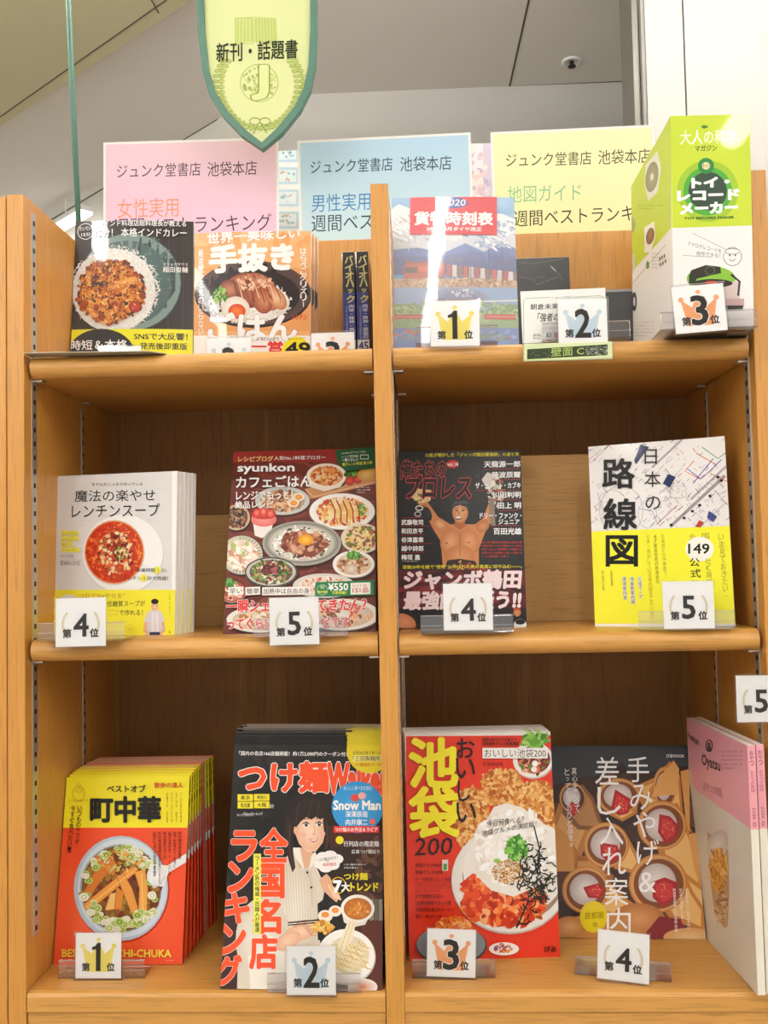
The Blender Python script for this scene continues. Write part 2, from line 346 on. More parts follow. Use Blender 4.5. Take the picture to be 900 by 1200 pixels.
# ================================================================ bookcase
XL, XR, D1, D2, ZT = -.462, .462, -.0126, .010, .4558
Z1, Z2, Z3 = .2475, -.1175, -.5533
case = thing('bookcase', 'honey oak double bookcase with rounded shelf fronts and metal shelf strips', 'bookcase')
box('side_panel', -.4846, XL, 0, .62, FLOOR_Z, .459, OAK, case, .0012); box('side_panel', XR, .4848, 0, .62, FLOOR_Z, ZT, OAK, case, .0012)
box('divider', D1, D2, 0, .317, FLOOR_Z, ZT, OAK, case, .001)
def shelf(x0, x1, zt, lip=False, rear=.3175, y0=.005, r=.0136):
    cz = zt - r; pr = [(y0 + r - r * math.cos(math.radians(a)) , cz + r * math.sin(math.radians(a))) for a in range(-90, 91, 15)]
    pr = [(y0 + r - r * math.cos(math.radians(a)), cz + r * math.sin(math.radians(a))) for a in range(-90, 91, 12)]
    if lip: pr += [(.034, zt), (.036, zt - .012)]
    pr += [(rear, zt - (.012 if lip else 0)), (rear, zt - 2 * r)]
    return extrude_x('shelf', pr, x0, x1, OAKX, case, smooth=False)
for (x0, x1) in ((XL + .005, D1 - .002), (D2 + .002, XR - .005)):
    shelf(x0, x1, Z1, lip=x0 < 0); shelf(x0, x1, Z2)
    z = Z3; pr = [(0.001, z - .024), (0.001, z - .006), (.003, z - .002), (.008, z), (.346, z), (.346, z - .024)]
    extrude_x('shelf', pr, x0 - .004, x1 + (.004 if x0 > 0 else .001), OAKX, case)
    box('kick_panel', x0 - .004, x1 + .001, .004, .022, FLOOR_Z, z - .0255, OAKX, case)
for x0, x1 in ((XL, D1), (D2, XR)):
    box('back_panel', x0, x1, .318, .334, Z1 - .013, .492, OAK, case, .001); box('back_panel', x0, x1, .320, .334, Z2 - .013, Z1 - .0135, OAK_SHADE, case); box('back_panel', x0, x1, .347, .36, Z3 - .02, Z2 - .0135, OAK_SHADE, case)
    # lower back panels carry the shade of their bays in a darker oak colour
box('rear_shelf', XL, XR, .335, .62, .445, .466, OAKX, case, .001)
STR = mat('galvanised_strip', (.62, .60, .54), .4, .85)
pitch = .0183
for xs, sgn in ((XL, 1), (D1, -1), (D2, 1), (XR, -1)):
    for yc, hw in ((.0296, .007), (.2074, .004)):
        top = .444 if abs(xs) > .1 else .43
        if yc > .1: top = .21
        x0, x1 = sorted((xs, xs + sgn * .0012)); s_ = box('shelf_standard', x0, x1, yc - hw, yc + hw, -.494, top, STR, case)
        bm = bmesh.new(); z = top - .014
        while z > -.49:
            xa_, xb_ = sorted((xs + sgn * .0011, xs + sgn * .0015)); addbox(bm, xa_, xb_, yc - hw * .42, yc + hw * .42, z - .0032, z + .0032); z -= pitch
        so = bmobj('slot_row', bm, BLACK, s_, 'stuff')
        for zt in (Z1, Z2):
            x0, x1 = sorted((xs + sgn * .0016, xs + sgn * .014))
            if yc > .1 and zt == Z2: continue
            box('shelf_clip', x0, x1, yc - .008, yc + .008, zt - .0302, zt - .0275, METAL, case, .0006)
t = thing('bookcase', 'neighbouring oak bookcase panel at the left edge, beyond a thin dark joint', 'bookcase')
box('side_panel', -.52, -.4856, 0.0, .62, FLOOR_Z, .457, OAK, t, .0012)
# plywood risers at the back of the middle bays
for nm, x0, x1, zt, lab in (('riser_box', XL + .004, D1 - .003, .0465, 'pale plywood riser board standing behind the soup and cafe recipe books'), ('riser_box', D2 + .003, XR - .03, .1235, 'taller pale plywood riser board standing behind the wrestling magazine and map book')):
    t = thing(nm, lab, 'riser', 'plywood risers on the middle shelf'); t.location = ((x0 + x1) / 2, .2, Z2)
    h = (x1 - x0) / 2; box('front_panel', -h, h, 0, .012, 0, zt - Z2, PLY, t, .0006); box('top_panel', -h, h, .0122, .112, zt - Z2 - .012, zt - Z2, PLY, t, .0006)
    for sg in (-1, 1): box('end_panel', sg * h - (.012 if sg > 0 else 0), sg * h + (0 if sg > 0 else .012), .0122, .112, 0, zt - Z2 - .0122, PLY, t)
# thin grey film left on the top shelf edge
a0, a1 = atY(28, 412, -.004), atY(190, 411, -.004)
v = []
for x, y0, y1, zz in ((a0.x, -.006, .02, .2500), (a0.x + .03, -.008, .02, .2498), ((a0.x + a1.x) / 2, -.008, .03, .2490), (a1.x - .018, -.006, .03, .2482), (a1.x, .012, .03, .2480)):
    v += [(x, y0, zz), (x, y1, zz), (x, y0, zz - .0009), (x, y1, zz - .0009)]
f = []
for k in range(4):
    q = k * 4; f += [(q, q + 4, q + 5, q + 1), (q + 2, q + 3, q + 7, q + 6), (q, q + 2, q + 6, q + 4), (q + 1, q + 5, q + 7, q + 3)]
f += [(0, 1, 3, 2), (16, 18, 19, 17)]
tag(obj('plastic_strip', v, f, mat('grey_film', (.42, .38, .30), .35, coat=.3)), 'thin greyish plastic strip lying on the front edge of the top left shelf', 'plastic strip')
# ================================================================ signs behind the bookcase
def sign(lab, tl, tr, pagecol, title, tcol, lines, rot=0):
    a, b = atY(*tl, .352), atY(*tr, .352); W = (b - a).length; H = .2105; u = (b - a).normalized()
    fr = frame((a.x + b.x) / 2 + u.z * H * 0, .352, (a.z + b.z) / 2 - H, 0, .0, math.asin(u.z))
    t = thing('paper_sign', lab, 'sign', 'A4 ranking signs behind the top shelf', fr)
    art = Art(fr, W, H, (0, 0, 1), '#fbfaf6'); m_ = .004
    art._raw([(m_, m_), (W - m_, m_), (W - m_, H - m_), (m_, H - m_)], [(0, 1, 2, 3)], [pagecol[1], pagecol[1], pagecol[0], pagecol[0]])
    for l in lines: art.text(*l[:5], **l[5])
    art.build('printed_sheet', MATTE, t, backing=.0006)
    bm = bmesh.new(); addbox(bm, -W / 2 - .001, W / 2 + .001, -.0026, -.0020, -.001, H + .001); 
    return t
D = '#4b3a3f'
sign('pink paper sign with shop name and womens practical ranking', (120, 167), (325, 161), ('#fbd6e2', '#fad0ea'), 0, 0, [
    ('ジュンク堂書店', 137, 193, 235, 209, dict(col=D, off=.004, sl=-3)), ('池袋本店', 243, 190, 301, 207, dict(col=D, off=.004, sl=-2)),
    ('女性実用', 138, 233, 209, 256, dict(col='#f5a47c', off=.006, sl=-2)), ('週間ベストランキング', 134, 256, 318, 276, dict(col='#55414a', off=.004, sl=-6))])
sign('blue paper sign with shop name and mens practical ranking', (350, 165), (553, 155), ('#bfe1f8', '#d8f2f5'), 0, 0, [
    ('ジュンク堂書店', 364, 188, 460, 204, dict(col='#2f3f52', off=.004, sl=-4)), ('池袋本店', 469, 184, 529, 201, dict(col='#2f3f52', off=.004, sl=-2)),
    ('男性実用', 365, 228, 434, 249, dict(col='#4a90cc', off=.006, sl=-3)), ('週間ベストランキング', 365, 252, 550, 272, dict(col='#2f3f52', off=.004, sl=-7))])
sign('yellow paper sign with shop name and map guide ranking', (576, 155), (768, 146), ('#fefbc6', '#fdf8b8'), 0, 0, [
    ('ジュンク堂書店', 593, 180, 693, 196, dict(col='#4a4a24', off=.004, sl=-3)), ('池袋本店', 701, 176, 762, 193, dict(col='#4a4a24', off=.004, sl=-2)),
    ('地図ガイド', 595, 218, 681, 238, dict(col='#93cf97', off=.006, sl=-3)), ('週間ベストランキング', 602, 247, 780, 266, dict(col='#3d3d1c', off=.004, sl=-9))])
# patterned poster panel further back, seen in the gaps between the signs
a, b = atY(300, 178, .56), atY(600, 178, .56); W = b.x - a.x; H = a.z - .467
fr = frame((a.x + b.x) / 2, .56, .467, 0, 0, 0); art = Art(fr, W, H, (0, 0, 1), '#eef3f4')
for y in range(170, 320, 26):
    art.rect(324, y, 350, y + 20, '#bcd9ea'); art.rect(327, y + 3, 347, y + 17, '#dfeef3'); art.blobs(337, y + 10, 9, 6, 14, 1, 2.4, ['#7fb2d8', '#9cc7d9', '#c9b7a4', '#e6eef2'], y)
art.rect(552, 150, 566, 320, '#f3e9ee'); art.rect(566, 150, 577, 320, '#d8cfe0'); art.blobs(560, 220, 14, 60, 60, 2, 5, ['#d9c4d2', '#e9d3d0', '#c2b6cf', '#f3e6e0'], 5)
t = thing('poster_panel', 'pale blue patterned poster panel showing between the paper signs', 'poster', None, fr); art.build('printed_sheet', MATTE, t, backing=.004)
# hanging shield sign on its green pole
GREEN = mat('green_lacquer', (.085, .20, .15), .45, noise=.08, nscale=60)
YS = .25; pb, pt = atY(92.6, 276, YS), atY(80, 0, YS); sl = (pt - pb) / (pt.z - pb.z); base = pb + sl * (.4595 - pb.z)
t = thing('shield_sign', 'pale yellow shield sign with green frame hanging from a green pole', 'sign'); t.location = base
ztop = atY(300, -45, YS).z; topp = base + sl * (ztop + .05 - base.z)
def loc_(p): return Vector(p) - base
tube('pole', [loc_(base + Vector((0, 0, .004))), loc_(topp)], .0042, GREEN, t)
box('clamp_foot', -.0055, .0165, -.02, .02, 0, .005, GREEN, t, .001)
cx_ = atY(301, 50, YS).x
def shield(k, ys=YS):
    c = [(230, -45), (233, 40), (238, 85), (246, 113), (262, 138), (283, 160), (308, 177), (331, 158), (352, 132), (364, 108), (370, 80), (372, 40), (372, -45)]
    sx = 301 + (1 - k) * 0; P_ = []
    for i, (x, y) in enumerate(c):
        n0 = c[max(0, i - 1)]; n1 = c[min(len(c) - 1, i + 1)]; dx, dy = n1[0] - n0[0], n1[1] - n0[1]; l = math.hypot(dx, dy)
        P_.append(atY(x + dy / l * k, y - dx / l * k, ys))
    return P_
out = shield(0); inn = shield(8); n = len(out)
v = [loc_(p) + Vector((0, dy, 0)) for dy in (-.007, .007) for P_ in (out, inn) for p in P_]
f = []
for i in range(n - 1): f += [(i, i + 1, n + i + 1, n + i), (2 * n + i, 3 * n + i, 3 * n + i + 1, 2 * n + i + 1), (i, 2 * n + i, 2 * n + i + 1, i + 1), (n + i, n + i + 1, 3 * n + i + 1, 3 * n + i)]
obj('shield_frame', v, f, GREEN, t)
ar = tube('arm', [loc_(Vector((topp.x, YS, ztop + .02))), loc_(Vector((cx_ + .12, YS, ztop + .02)))], .006, GREEN, t)
box('hanger_bar', cx_ - .093 - base.x, cx_ + .093 - base.x, -.007, .007, ztop - .001 - base.z, ztop + .0145 - base.z, GREEN, t)
frs = frame(cx_, YS, atY(300, 180, YS).z, 0, 0, 0); W = .21; H = ztop - atY(300, 180, YS).z + .02; art = Art(frs, W, H, (0, 0, 1))
def sh2(k): 
    P_ = shield(k); return [((p.x - cx_) + W / 2, p.z - frs[2][3]) for p in P_]
art._raw(sh2(7), [tuple(range(n))[::-1]], ['#e6eeae'] * n)
OL = '#b4c26e'
art.poly([(276, 22), (297, 20), (297, 50), (276, 52)], '#d3e28a'); art.frameline(276, 22, 297, 52, .8, OL); art.poly([(298, 20), (324, 22), (326, 56), (298, 50)], '#cfde86')
for k in range(7): art.line([(300 + k * 3.6, 23), (301 + k * 3.6, 52)], .7, OL)
for k in range(5): art.line([(279 + k * 4, 24), (279 + k * 4, 50)], .7, OL)
art.ring(304, 98, 22, 22, 1.0, OL); art.blobs(304, 98, 20, 20, 110, .8, 2.4, ['#b9c973', '#a9b965', '#c7d680', '#d3e28a'], 3)
art.text('J', 297, 78, 313, 117, '#e4efa6', .045, ('#8f9f4e', .03))
for sg in (-1, 1):
    for k in range(17):
        an = math.radians(12 + k * 9.2); x = 304 + sg * 46 * math.cos(an - 1.0 + .25); x = 304 + sg * (48 * math.cos(math.radians(-35 + k * 7.4))); y = 100 + 50 * math.sin(math.radians(-35 + k * 7.4))
        for j in (-1, 1): art.ell(x + j * 3.2, y + 1, 4.2, 2.2, '#c3d27a', None, 40 * j + k * 9); art.ring(x + j * 3.2, y + 1, 3.8, 2.0, .6, '#98a856')
art.ring(299, 143, 6, 4, 1.1, '#98a856'); art.ring(311, 143, 6, 4, 1.1, '#98a856'); art.line([(303, 146), (297, 158)], 1.2, '#98a856'); art.line([(306, 146), (313, 157)], 1.2, '#98a856')
art.text('新刊・話題書', 254, 52, 349, 74, '#2c3a16', .022, None, -5)
inv = frs.copy(); art.build('shield_face', MATTE, t, loc=lambda a_, b_, d_: loc_(Vector((cx_ + a_ - W / 2, YS - .002 - d_, frs[2][3] + b_))))
bk = [loc_(p) + Vector((0, .0, 0)) for p in shield(7)]; obj('shield_board', bk + [q + Vector((0, .004, 0)) for q in bk], [tuple(range(n)), tuple(range(n, 2 * n))[::-1]] + [(i, (i + 1) % n, n + (i + 1) % n, n + i) for i in range(n)], mat('shield_card', (.6, .65, .3), .6), t)
# ================================================================ books
def cover_obj(art, parent, t, m, bend=0, name='front_cover'):
    W, H = art.W, art.H
    if bend:
        art.cuts = 14
        return art.build(name, m, parent, loc=lambda a, b, d: (a - W / 2, -d - bend * (1 - (2 * a / W - 1) ** 2), b), backing=None)
    return art.build(name, m, parent, backing=.0005)
def book(name, label, cat, fr, W, H, t, art, m=None, bend=0, spine=None, spine_col='#dddddd', pages=None, inset=.0004, back_col=None, spine_side=-1, group=None, lift=True):
    """spine_side -1 = bound on the left, +1 = bound on the right (vertical Japanese text)"""
    f2 = fr.copy()
    n = Vector((fr[0][1], fr[1][1], fr[2][1]))
    r = thing(name, label, cat, group, f2)
    cover_obj(art, r, t, m or PRINT, bend)
    x0, x1 = -W / 2, W / 2; y0 = .0006; ct = .0004
    if bend:
        k = 14; v = []; f = []
        for i in range(k + 1):
            a = W * i / k; y = -bend * (1 - (2 * a / W - 1) ** 2); v += [(a - W / 2, y + .0001, 0), (a - W / 2, y + .0001, H), (a - W / 2, t * .5, 0), (a - W / 2, t * .5, H)]
            if i: p, q = 4 * i - 4, 4 * i; f += [(p + 1, q + 1, q + 3, p + 3), (p, p + 2, q + 2, q), (p + 2, p + 3, q + 3, q + 2)]
        f += [(0, 1, 3, 2), (4 * k, 4 * k + 2, 4 * k + 3, 4 * k + 1)]
        obj('page_curve', v, f, pages or PAGES, r)
        y0 = t * .5
    sx = spine_side
    px0, px1 = (x0 + .0012, x1 - inset) if sx < 0 else (x0 + inset, x1 - .0012)
    box('pages', px0, px1, y0, t - ct, inset, H - inset, pages or PAGES, r)
    cm = mat(name + '_cover_stock', spine_col, .4, coat=.4)
    box('back_cover', x0, x1, t - ct, t, 0, H, cm, r)
    if spine: spine(r, fr, t)
    else: box('spine', *((x0, x0 + .0010) if sx < 0 else (x1 - .0010, x1)), y0, t - ct - .00002, 0, H, cm, r)
    return r
def copies(r, k, t, labels, tilt, group, jit=.0006, seed=3, dx=0, pz=None, end=None):
    """k further copies standing behind r, each leaning on the next; end = lean of the rearmost one"""
    rr = random.Random(seed); r['group'] = group; res = []; base = r.matrix_local.copy()
    n = Vector((base[0][1], base[1][1], 0)).normalized(); u = Vector((base[0][0], base[1][0], 0)).normalized(); adv = 0; last = tilt
    for i in range(1, k + 1):
        c = r.copy(); C.objects.link(c); ti = tilt if end is None else end + (tilt - end) * (1 - i / k) ** 2.5
        adv += t / math.cos(ti) + .0002 + (pz[6] * max(0, math.sin(last) - math.sin(ti)) if pz else 0); last = ti
        off = n * adv + u * (rr.uniform(-jit, jit) + dx * i)
        if end is None: m_ = Matrix.Translation(off) @ base
        else: m_ = Matrix.Translation(off) @ frame(pz[0], pz[1], base[2][3], pz[2], ti, pz[4])
        c.matrix_world = m_; c['label'] = labels[i - 1]; res.append(c)
        for ch in r.children:
            q = ch.copy(); C.objects.link(q); q.parent = c
            for g in ch.children: g2 = g.copy(); C.objects.link(g2); g2.parent = q
    return res
ORD = ['second', 'third', 'fourth', 'fifth', 'sixth', 'seventh', 'eighth', 'ninth', 'tenth', 'eleventh', 'twelfth', 'thirteenth']
WH = '#ffffff'; WRAP = printmat('wrapped_print', .3, 1.0, .04); SEMI = printmat('semi_gloss_print', .5, .12, .2)
def pose(x, y, yaw, tilt, roll, W, H, z): return frame(x, y, z, yaw, tilt, roll), W, H
# ---------------------------------------------------------------- curry book, top left
fr, W, H = pose(-.3709, .1581, .1142, .163, .006, .1748, .2578, Z1 - .0115)
a = Art(fr, W, H, (70, 230, 5), '#2a2422')
for i in range(26): x = 60 + i * 29; a.line([(x, 100), (x - 6, 1100)], 2 + i % 3 * 2, ['#352d29', '#1f1a19', '#3f322c'][i % 3])
for i in range(5): a.line([(560 + i * 45, 115), (555 + i * 45, 200 + 20 * (i % 3))], 2, '#6b3b22')
a.ell(415, 510, 300, 287, '#3b4b4b'); a.ell(413, 508, 296, 283, '#7f9894', '#5a7474'); a.ell(395, 515, 262, 250, '#4d6666', '#5d7878')
a.blobs(560, 420, 120, 180, 90, 3, 10, ['#4d6666', '#6a8482', '#587070'], 4); a.blobs(520, 285, 25, 14, 8, 4, 9, ['#2e3f42'], 9)
a.ell(318, 556, 245, 245, '#eceae4', '#f6f4ef')
a.blobs(325, 545, 262, 252, 900, 3.5, 6.5, ['#ffffff', '#fdfcfa', '#f1efea', '#dbd8d2', '#ffffff'], 11, 3.2, hole=.35)
a.ell(300, 565, 180, 180, '#8a4a1c', '#a45a20')
a.blobs(300, 565, 200, 192, 420, 7, 20, ['#c96a1e', '#e08a2c', '#8f4214', '#a7521a', '#6b2d10', '#d97a26', '#f0a548', '#4a2212', '#b34a16'], 12, 1.5)
a.blobs(300, 560, 170, 165, 90, 14, 26, ['#e8963a', '#d87a24', '#f2ab50', '#c96a1e'], 15, 1.3); a.blobs(300, 565, 196, 188, 260, 4, 11, ['#8f4214', '#6b2d10', '#f0a548', '#c96a1e', '#fbc677', '#a7381a', '#3f1d0e'], 16, 1.8)
a.ell(445, 655, 38, 34, '#a12312', '#dc4a30'); a.blobs(240, 520, 55, 12, 14, 5, 12, ['#3a2018', '#5a382a'], 6)
a.blobs(300, 565, 200, 190, 120, 2, 5, ['#f6c070', '#fbd79a', '#2b140b', '#7a1d10'], 14)
a.rect(40, 785, 820, 1100, '#f3ee22'); a.ell(245, 935, 200, 152, '#1b1817')
a.text('時短＆本格', 66, 848, 400, 905, WH, .02); a.text('SNSで大反響！', 440, 808, 750, 848, '#1a1a1a', .03); a.text('発売後即重版', 474, 866, 748, 904, '#1a1a1a', .03)
a.text('南インド料理店総料理長が教える', 229, 150, 742, 184, WH, .012); a.text('15分！ 本格インドカレー', 212, 196, 745, 246, WH, .012)
a.ring(154, 212, 46, 46, 3, WH); a.text('だいたい', 118, 184, 190, 208, WH, .01, None, -4); a.text('15分', 130, 218, 184, 242, WH, .01); a.text('エリックサウス', 608, 396, 752, 414, WH, .006); a.text('稲田俊輔', 608, 420, 752, 453, WH, .012)
curry = book('cookbook', 'dark cookbook with a plate of orange curry and rice, leftmost on the top shelf', 'book', fr, W, H, .012, a, WRAP, .003, spine_col='#2a2422')
# ---------------------------------------------------------------- orange cookbook
fr, W, H = pose(-.1982, .1683, -.0132, .0074, -.0181, .1712, .2216, Z1 - .0115)
a = Art(fr, W, H, (220, 230, 3.913), '#f2b676')
a.blobs(300, 180, 270, 60, 60, 20, 50, ['#f4bf85', '#efae6c', '#f6c892'], 2); a.rect(20, 330, 560, 620, '#eaa765')
a.ell(300, 452, 268, 154, '#241a1b'); a.ell(300, 448, 262, 148, '#5b4544', '#33272a'); a.ell(300, 455, 215, 118, '#2b2022')
a.ell(290, 490, 178, 92, '#e9e4dc', '#ffffff'); a.blobs(290, 490, 190, 98, 340, 4, 8, ['#ffffff', '#efece4', '#d8d2c6'], 21, 2.2)
for x, y, rx, ry, ro, c1_, c2_ in ((245, 415, 85, 55, -25, '#8f4a33', '#d89a78'), (330, 410, 80, 50, 25, '#a2583c', '#e3aa86'), (290, 450, 60, 66, 10, '#7c3a2a', '#b96a50'), (370, 460, 52, 72, -30, '#b86a44', '#eebd92'), (345, 480, 46, 62, -15, '#9a4c34', '#d98c68'), (195, 430, 50, 44, 20, '#7c3f2c', '#c98868'), (410, 470, 36, 60, -35, '#c47c50', '#f3c99c')):
    a.ell(x, y, rx, ry, c1_, c2_, ro)
for i in range(9): a.line([(210 + i * 24, 385 + (i % 3) * 14), (235 + i * 24, 470 + (i % 2) * 20)], 5, ['#6d2f22', '#f0c6a4', '#8a4733'][i % 3])
a.blobs(300, 400, 90, 34, 50, 4, 12, ['#f2cdb0', '#e9b593', '#c9835f'], 23)
a.ell(222, 520, 64, 58, '#e8dccb', '#ffffff'); a.ell(228, 530, 40, 34, '#d9431a', '#ff8a3a'); a.blobs(150, 455, 34, 34, 60, 4, 10, ['#4f8f2f', '#7db84a', '#3d7424', '#a8d06c'], 24)
a.rect(20, 640, 600, 840, '#fbf7f2'); a.text('世界一美味しい', 92, 172, 514, 222, WH, .045, ('#e79a55', .02), -28)
a.text('手抜き', 104, 232, 482, 352, WH, .07, None, -14); a.text('ごはん', 98, 540, 498, 662, WH, .055, ('#8a4a38', .015), 0)
a.vtext('はらぺこグリズリー', 531, 238, 512, 30, WH, .03); a.vtext('最速！やる気のいらない', 62, 245, 640, 26, WH, .02); a.text('レンチン', 480, 540, 546, 568, '#d9442f', .03)
a.text('一人前100円', 288, 648, 418, 666, '#333', .01); a.text('一営', 290, 668, 436, 716, '#e2332a', .05); a.ell(500, 735, 72, 90, '#f6e600'); a.text('電子レンジだけ', 462, 652, 540, 662, '#333', .01, None, -5); a.text('49', 452, 672, 560, 730, '#111', .04)
tenuki = book('cookbook', 'orange cookbook with braised pork and egg bowl, between curry book and wrapped spines', 'book', fr, W, H, .014, a, GLOSS, .003, spine_col='#f3ede6', spine_side=1)
copies(tenuki, 2, .0145, ['white backed copy directly behind the orange pork bowl cookbook', 'rearmost copy of the orange pork bowl cookbook, mostly hidden'], .008, 'orange pork bowl cookbooks on the top shelf', dx=.003)
# ---------------------------------------------------------------- freight timetable
fr, W, H = pose(.1005, .1946, .0706, .0646, -.004, .1840, .2664, Z1 + .0005)
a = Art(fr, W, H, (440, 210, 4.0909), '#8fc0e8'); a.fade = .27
a.rect(50, 80, 700, 330, '#76b1e3'); a.ell(600, 110, 120, 60, '#5f9fdc', '#8fc4ee')
for pts, c in (([(60, 160), (110, 120), (160, 140), (300, 180), (400, 205), (520, 180), (600, 165), (690, 200), (700, 400), (60, 400)], '#eceff3'), ([(60, 270), (150, 235), (260, 275), (380, 300), (460, 250), (540, 300), (700, 260), (700, 420), (60, 420)], '#cdd6e6'), ([(60, 340), (200, 330), (330, 355), (430, 310), (520, 350), (610, 300), (700, 350), (700, 440), (60, 440)], '#4a6fc0'), ([(60, 370), (300, 372), (450, 350), (700, 372), (700, 460), (60, 460)], '#3c57a8')): a.poly(pts[::-1], c)
a.blobs(200, 240, 150, 70, 120, 4, 12, ['#b9b6bd', '#d9dce4', '#ffffff', '#a8a4ac', '#c4cbdd'], 31, 2.4, 35); a.blobs(560, 260, 140, 70, 120, 4, 14, ['#ffffff', '#9db4dd', '#c6d4ec', '#7d9bd0'], 32, 2.2, 30); a.blobs(380, 420, 300, 40, 150, 5, 14, ['#3a54a2', '#33489a', '#4562b0', '#5a5a80'], 33)
a.rect(50, 478, 710, 522, '#c9a88c'); a.blobs(380, 500, 320, 22, 220, 3, 9, ['#b98f74', '#dcc2a6', '#a67c64', '#e8d6c0'], 34, 2); a.poly([(135, 480), (330, 474), (330, 400), (150, 396), (135, 420)], '#b8453a'); a.rect(140, 425, 200, 452, '#3a2a30')
a.rect(205, 418, 330, 446, '#d8564a'); a.line([(138, 400), (330, 404)], 4, '#5a3a3a')
for i in range(13): a.rect(340 + i * 27, 412 + i * 3, 362 + i * 27, 470 + i * 1.5, ['#b0444a', '#e9dfe0', '#8b5a5a', '#c65a54', '#d9cdd0'][i % 5])
for x in (455, 542, 606): a.line([(x, 330), (x + 2, 520)], 3, '#4a5a6a')
a.rect(50, 522, 715, 640, '#90b6ec'); a.ell(390, 575, 150, 50, '#93a0d0', '#6f83bd', 0); a.poly([(240, 600), (330, 555), (400, 530), (470, 560), (560, 600)], '#7388c4'); a.blobs(420, 550, 60, 18, 30, 3, 8, ['#e6ebf6', '#c5cfe8'], 35); a.line([(480, 590), (700, 582)], 8, '#e6f0fb')
a.ell(140, 655, 190, 55, '#7fae7c', '#9dc68e'); a.rect(50, 640, 715, 715, '#8fb98a'); a.ell(640, 640, 110, 40, '#6f9f78', '#87b585'); a.blobs(380, 640, 330, 50, 200, 4, 14, ['#86b184', '#a3c896', '#6f9c70', '#b7d3a2', '#7aa87c'], 36, 2)
a.rect(90, 652, 230, 672, '#c4473f'); a.rect(520, 650, 670, 675, '#d24b42'); a.line([(90, 662), (670, 662)], 2, '#e7d9d0'); a.rect(50, 715, 720, 960, '#5f8fdc'); a.blobs(380, 750, 320, 30, 120, 5, 16, ['#79a2e4', '#4f80d0', '#6fae88', '#8db4ea', '#c87a72'], 37, 3, 0); a.rect(50, 790, 720, 960, '#5b8be0')
a.fade = .06; a.rect(165, 84, 581, 268, '#dd3f4b', 3); a.ell(370, 118, 72, 26, '#4a5fb0'); a.text('2020', 322, 102, 428, 132, WH, .02, None, 0, 6); a.text('貨物時刻表', 188, 160, 560, 222, WH, .05, None, 3); a.text('2020年3月ダイヤ改正', 244, 232, 508, 252, WH, .03, None, 2)
freight = book('timetable', 'blue timetable with red title panel, freight train and snowy mountains', 'book', fr, W, H, .012, a, WRAP, .0025, spine_col='#e9eef5')
# ---------------------------------------------------------------- soup book
fr, W, H = pose(-.3763, .0804, -.188, .0634, .0008, .1819, .2206, Z2 - .001)
def soup_art():
    a = Art(fr, W, H, (40, 540, 4.5), '#e3e1e0'); a.edge = '#f3f2f0'
    for i in range(14): a.line([(100, 150 + i * 42), (760, 146 + i * 42)], 1.2, ['#d8d6d5', '#ecebea'][i % 2])
    a.rect(727, 40, 800, 960, '#f8f7f5'); a.ell(470, 495, 214, 208, '#cfccca'); a.ell(468, 490, 212, 206, '#f6f5f3', '#ffffff'); a.ell(424, 484, 160, 172, '#d9cfc6')
    a.ell(423, 482, 155, 166, '#ee7a2c'); a.ell(423, 482, 149, 160, '#c9380f', '#e8561e')
    a.blobs(423, 482, 145, 155, 420, 4, 11, ['#d93a12', '#ee6a2a', '#b92c0c', '#f58a40', '#e04a1a', '#c8290c'], 41)
    a.blobs(430, 480, 92, 105, 240, 5, 15, ['#9c2410', '#e9683a', '#f4b98a', '#7a1c0c', '#cf4a2a', '#f0d0a0', '#a8672a'], 42, 1.5); a.blobs(420, 500, 110, 120, 28, 8, 13, ['#f6dfae', '#f2cf90'], 43, 1.3); a.blobs(455, 490, 40, 40, 30, 3, 8, ['#6a7a1e', '#98a83a', '#4f2410'], 44)
    a.text('モデルがこっそり作っている', 305, 116, 574, 134, '#3a3a3a', .006, None, -2); a.text('魔法の楽やせ', 216, 156, 640, 218, '#2a2a2a', .004, None, -6); a.text('レンチンスープ', 200, 232, 664, 300, '#2a2a2a', .004, None, -8)
    for i, s_ in enumerate(('おつまみだし', 'こんぶだし', '鶏だし', 'ガラスープだし')):
        a.rect(144, 368 + i * 30, 144 + [92, 92, 60, 98][i], 392 + i * 30, '#f6ef5a'); a.text(s_, 150, 373 + i * 30, 138 + [92, 92, 60, 98][i], 388 + i * 30, '#7a7a30', 0)
    a.text('ベースの', 138, 494, 210, 512, '#333', .01); a.text('全66レシピ', 138, 522, 246, 550, '#333', .01); a.ell(650, 576, 20, 20, '#f6f05a'); a.ell(577, 618, 20, 20, '#f6f05a')
    a.text('準備時間 1 分、', 538, 566, 706, 588, '#333', .008); a.text('レンチン 5 分で完成！', 472, 608, 708, 630, '#333', .008)
    return a
soup = book('cookbook', 'white cookbook with red soup bowl and yellow band, front copy of its stack', 'book', fr, W, H, .0095, soup_art(), PRINT, spine_col='#f6f5f3', pages=PAGES, spine_side=1)
b = Art(fr, W, H, (40, 540, 4.5)); b.rect(60, 680, 760, 960, '#f8ef3c'); b.ell(182, 760, 62, 55, '#efece6'); b.text('シリーズ累計', 138, 736, 200, 746, '#777')
b.text('“3日で2kgやせる”', 238, 700, 480, 730, '#c88a28', .012, None, -2); b.text('低糖質スープが', 386, 740, 586, 770, '#3a3a2a', .012, None, -4); b.text('これだけ', 240, 742, 372, 768, '#c9b23a', .01); b.frameline(398, 790, 440, 812, 2, '#d6b23a'); b.text('で作れる！', 450, 786, 574, 816, '#3a3a2a', .012)
b.ring(508, 888, 22, 22, 2, '#d8c23a'); b.text('全部', 496, 880, 520, 896, '#c9a832'); b.vtext('レシピ考案　食べて痩せるスープ', 716, 694, 816, 9, '#a89a30'); b.vtext('著', 716, 893, 915, 9, '#555')
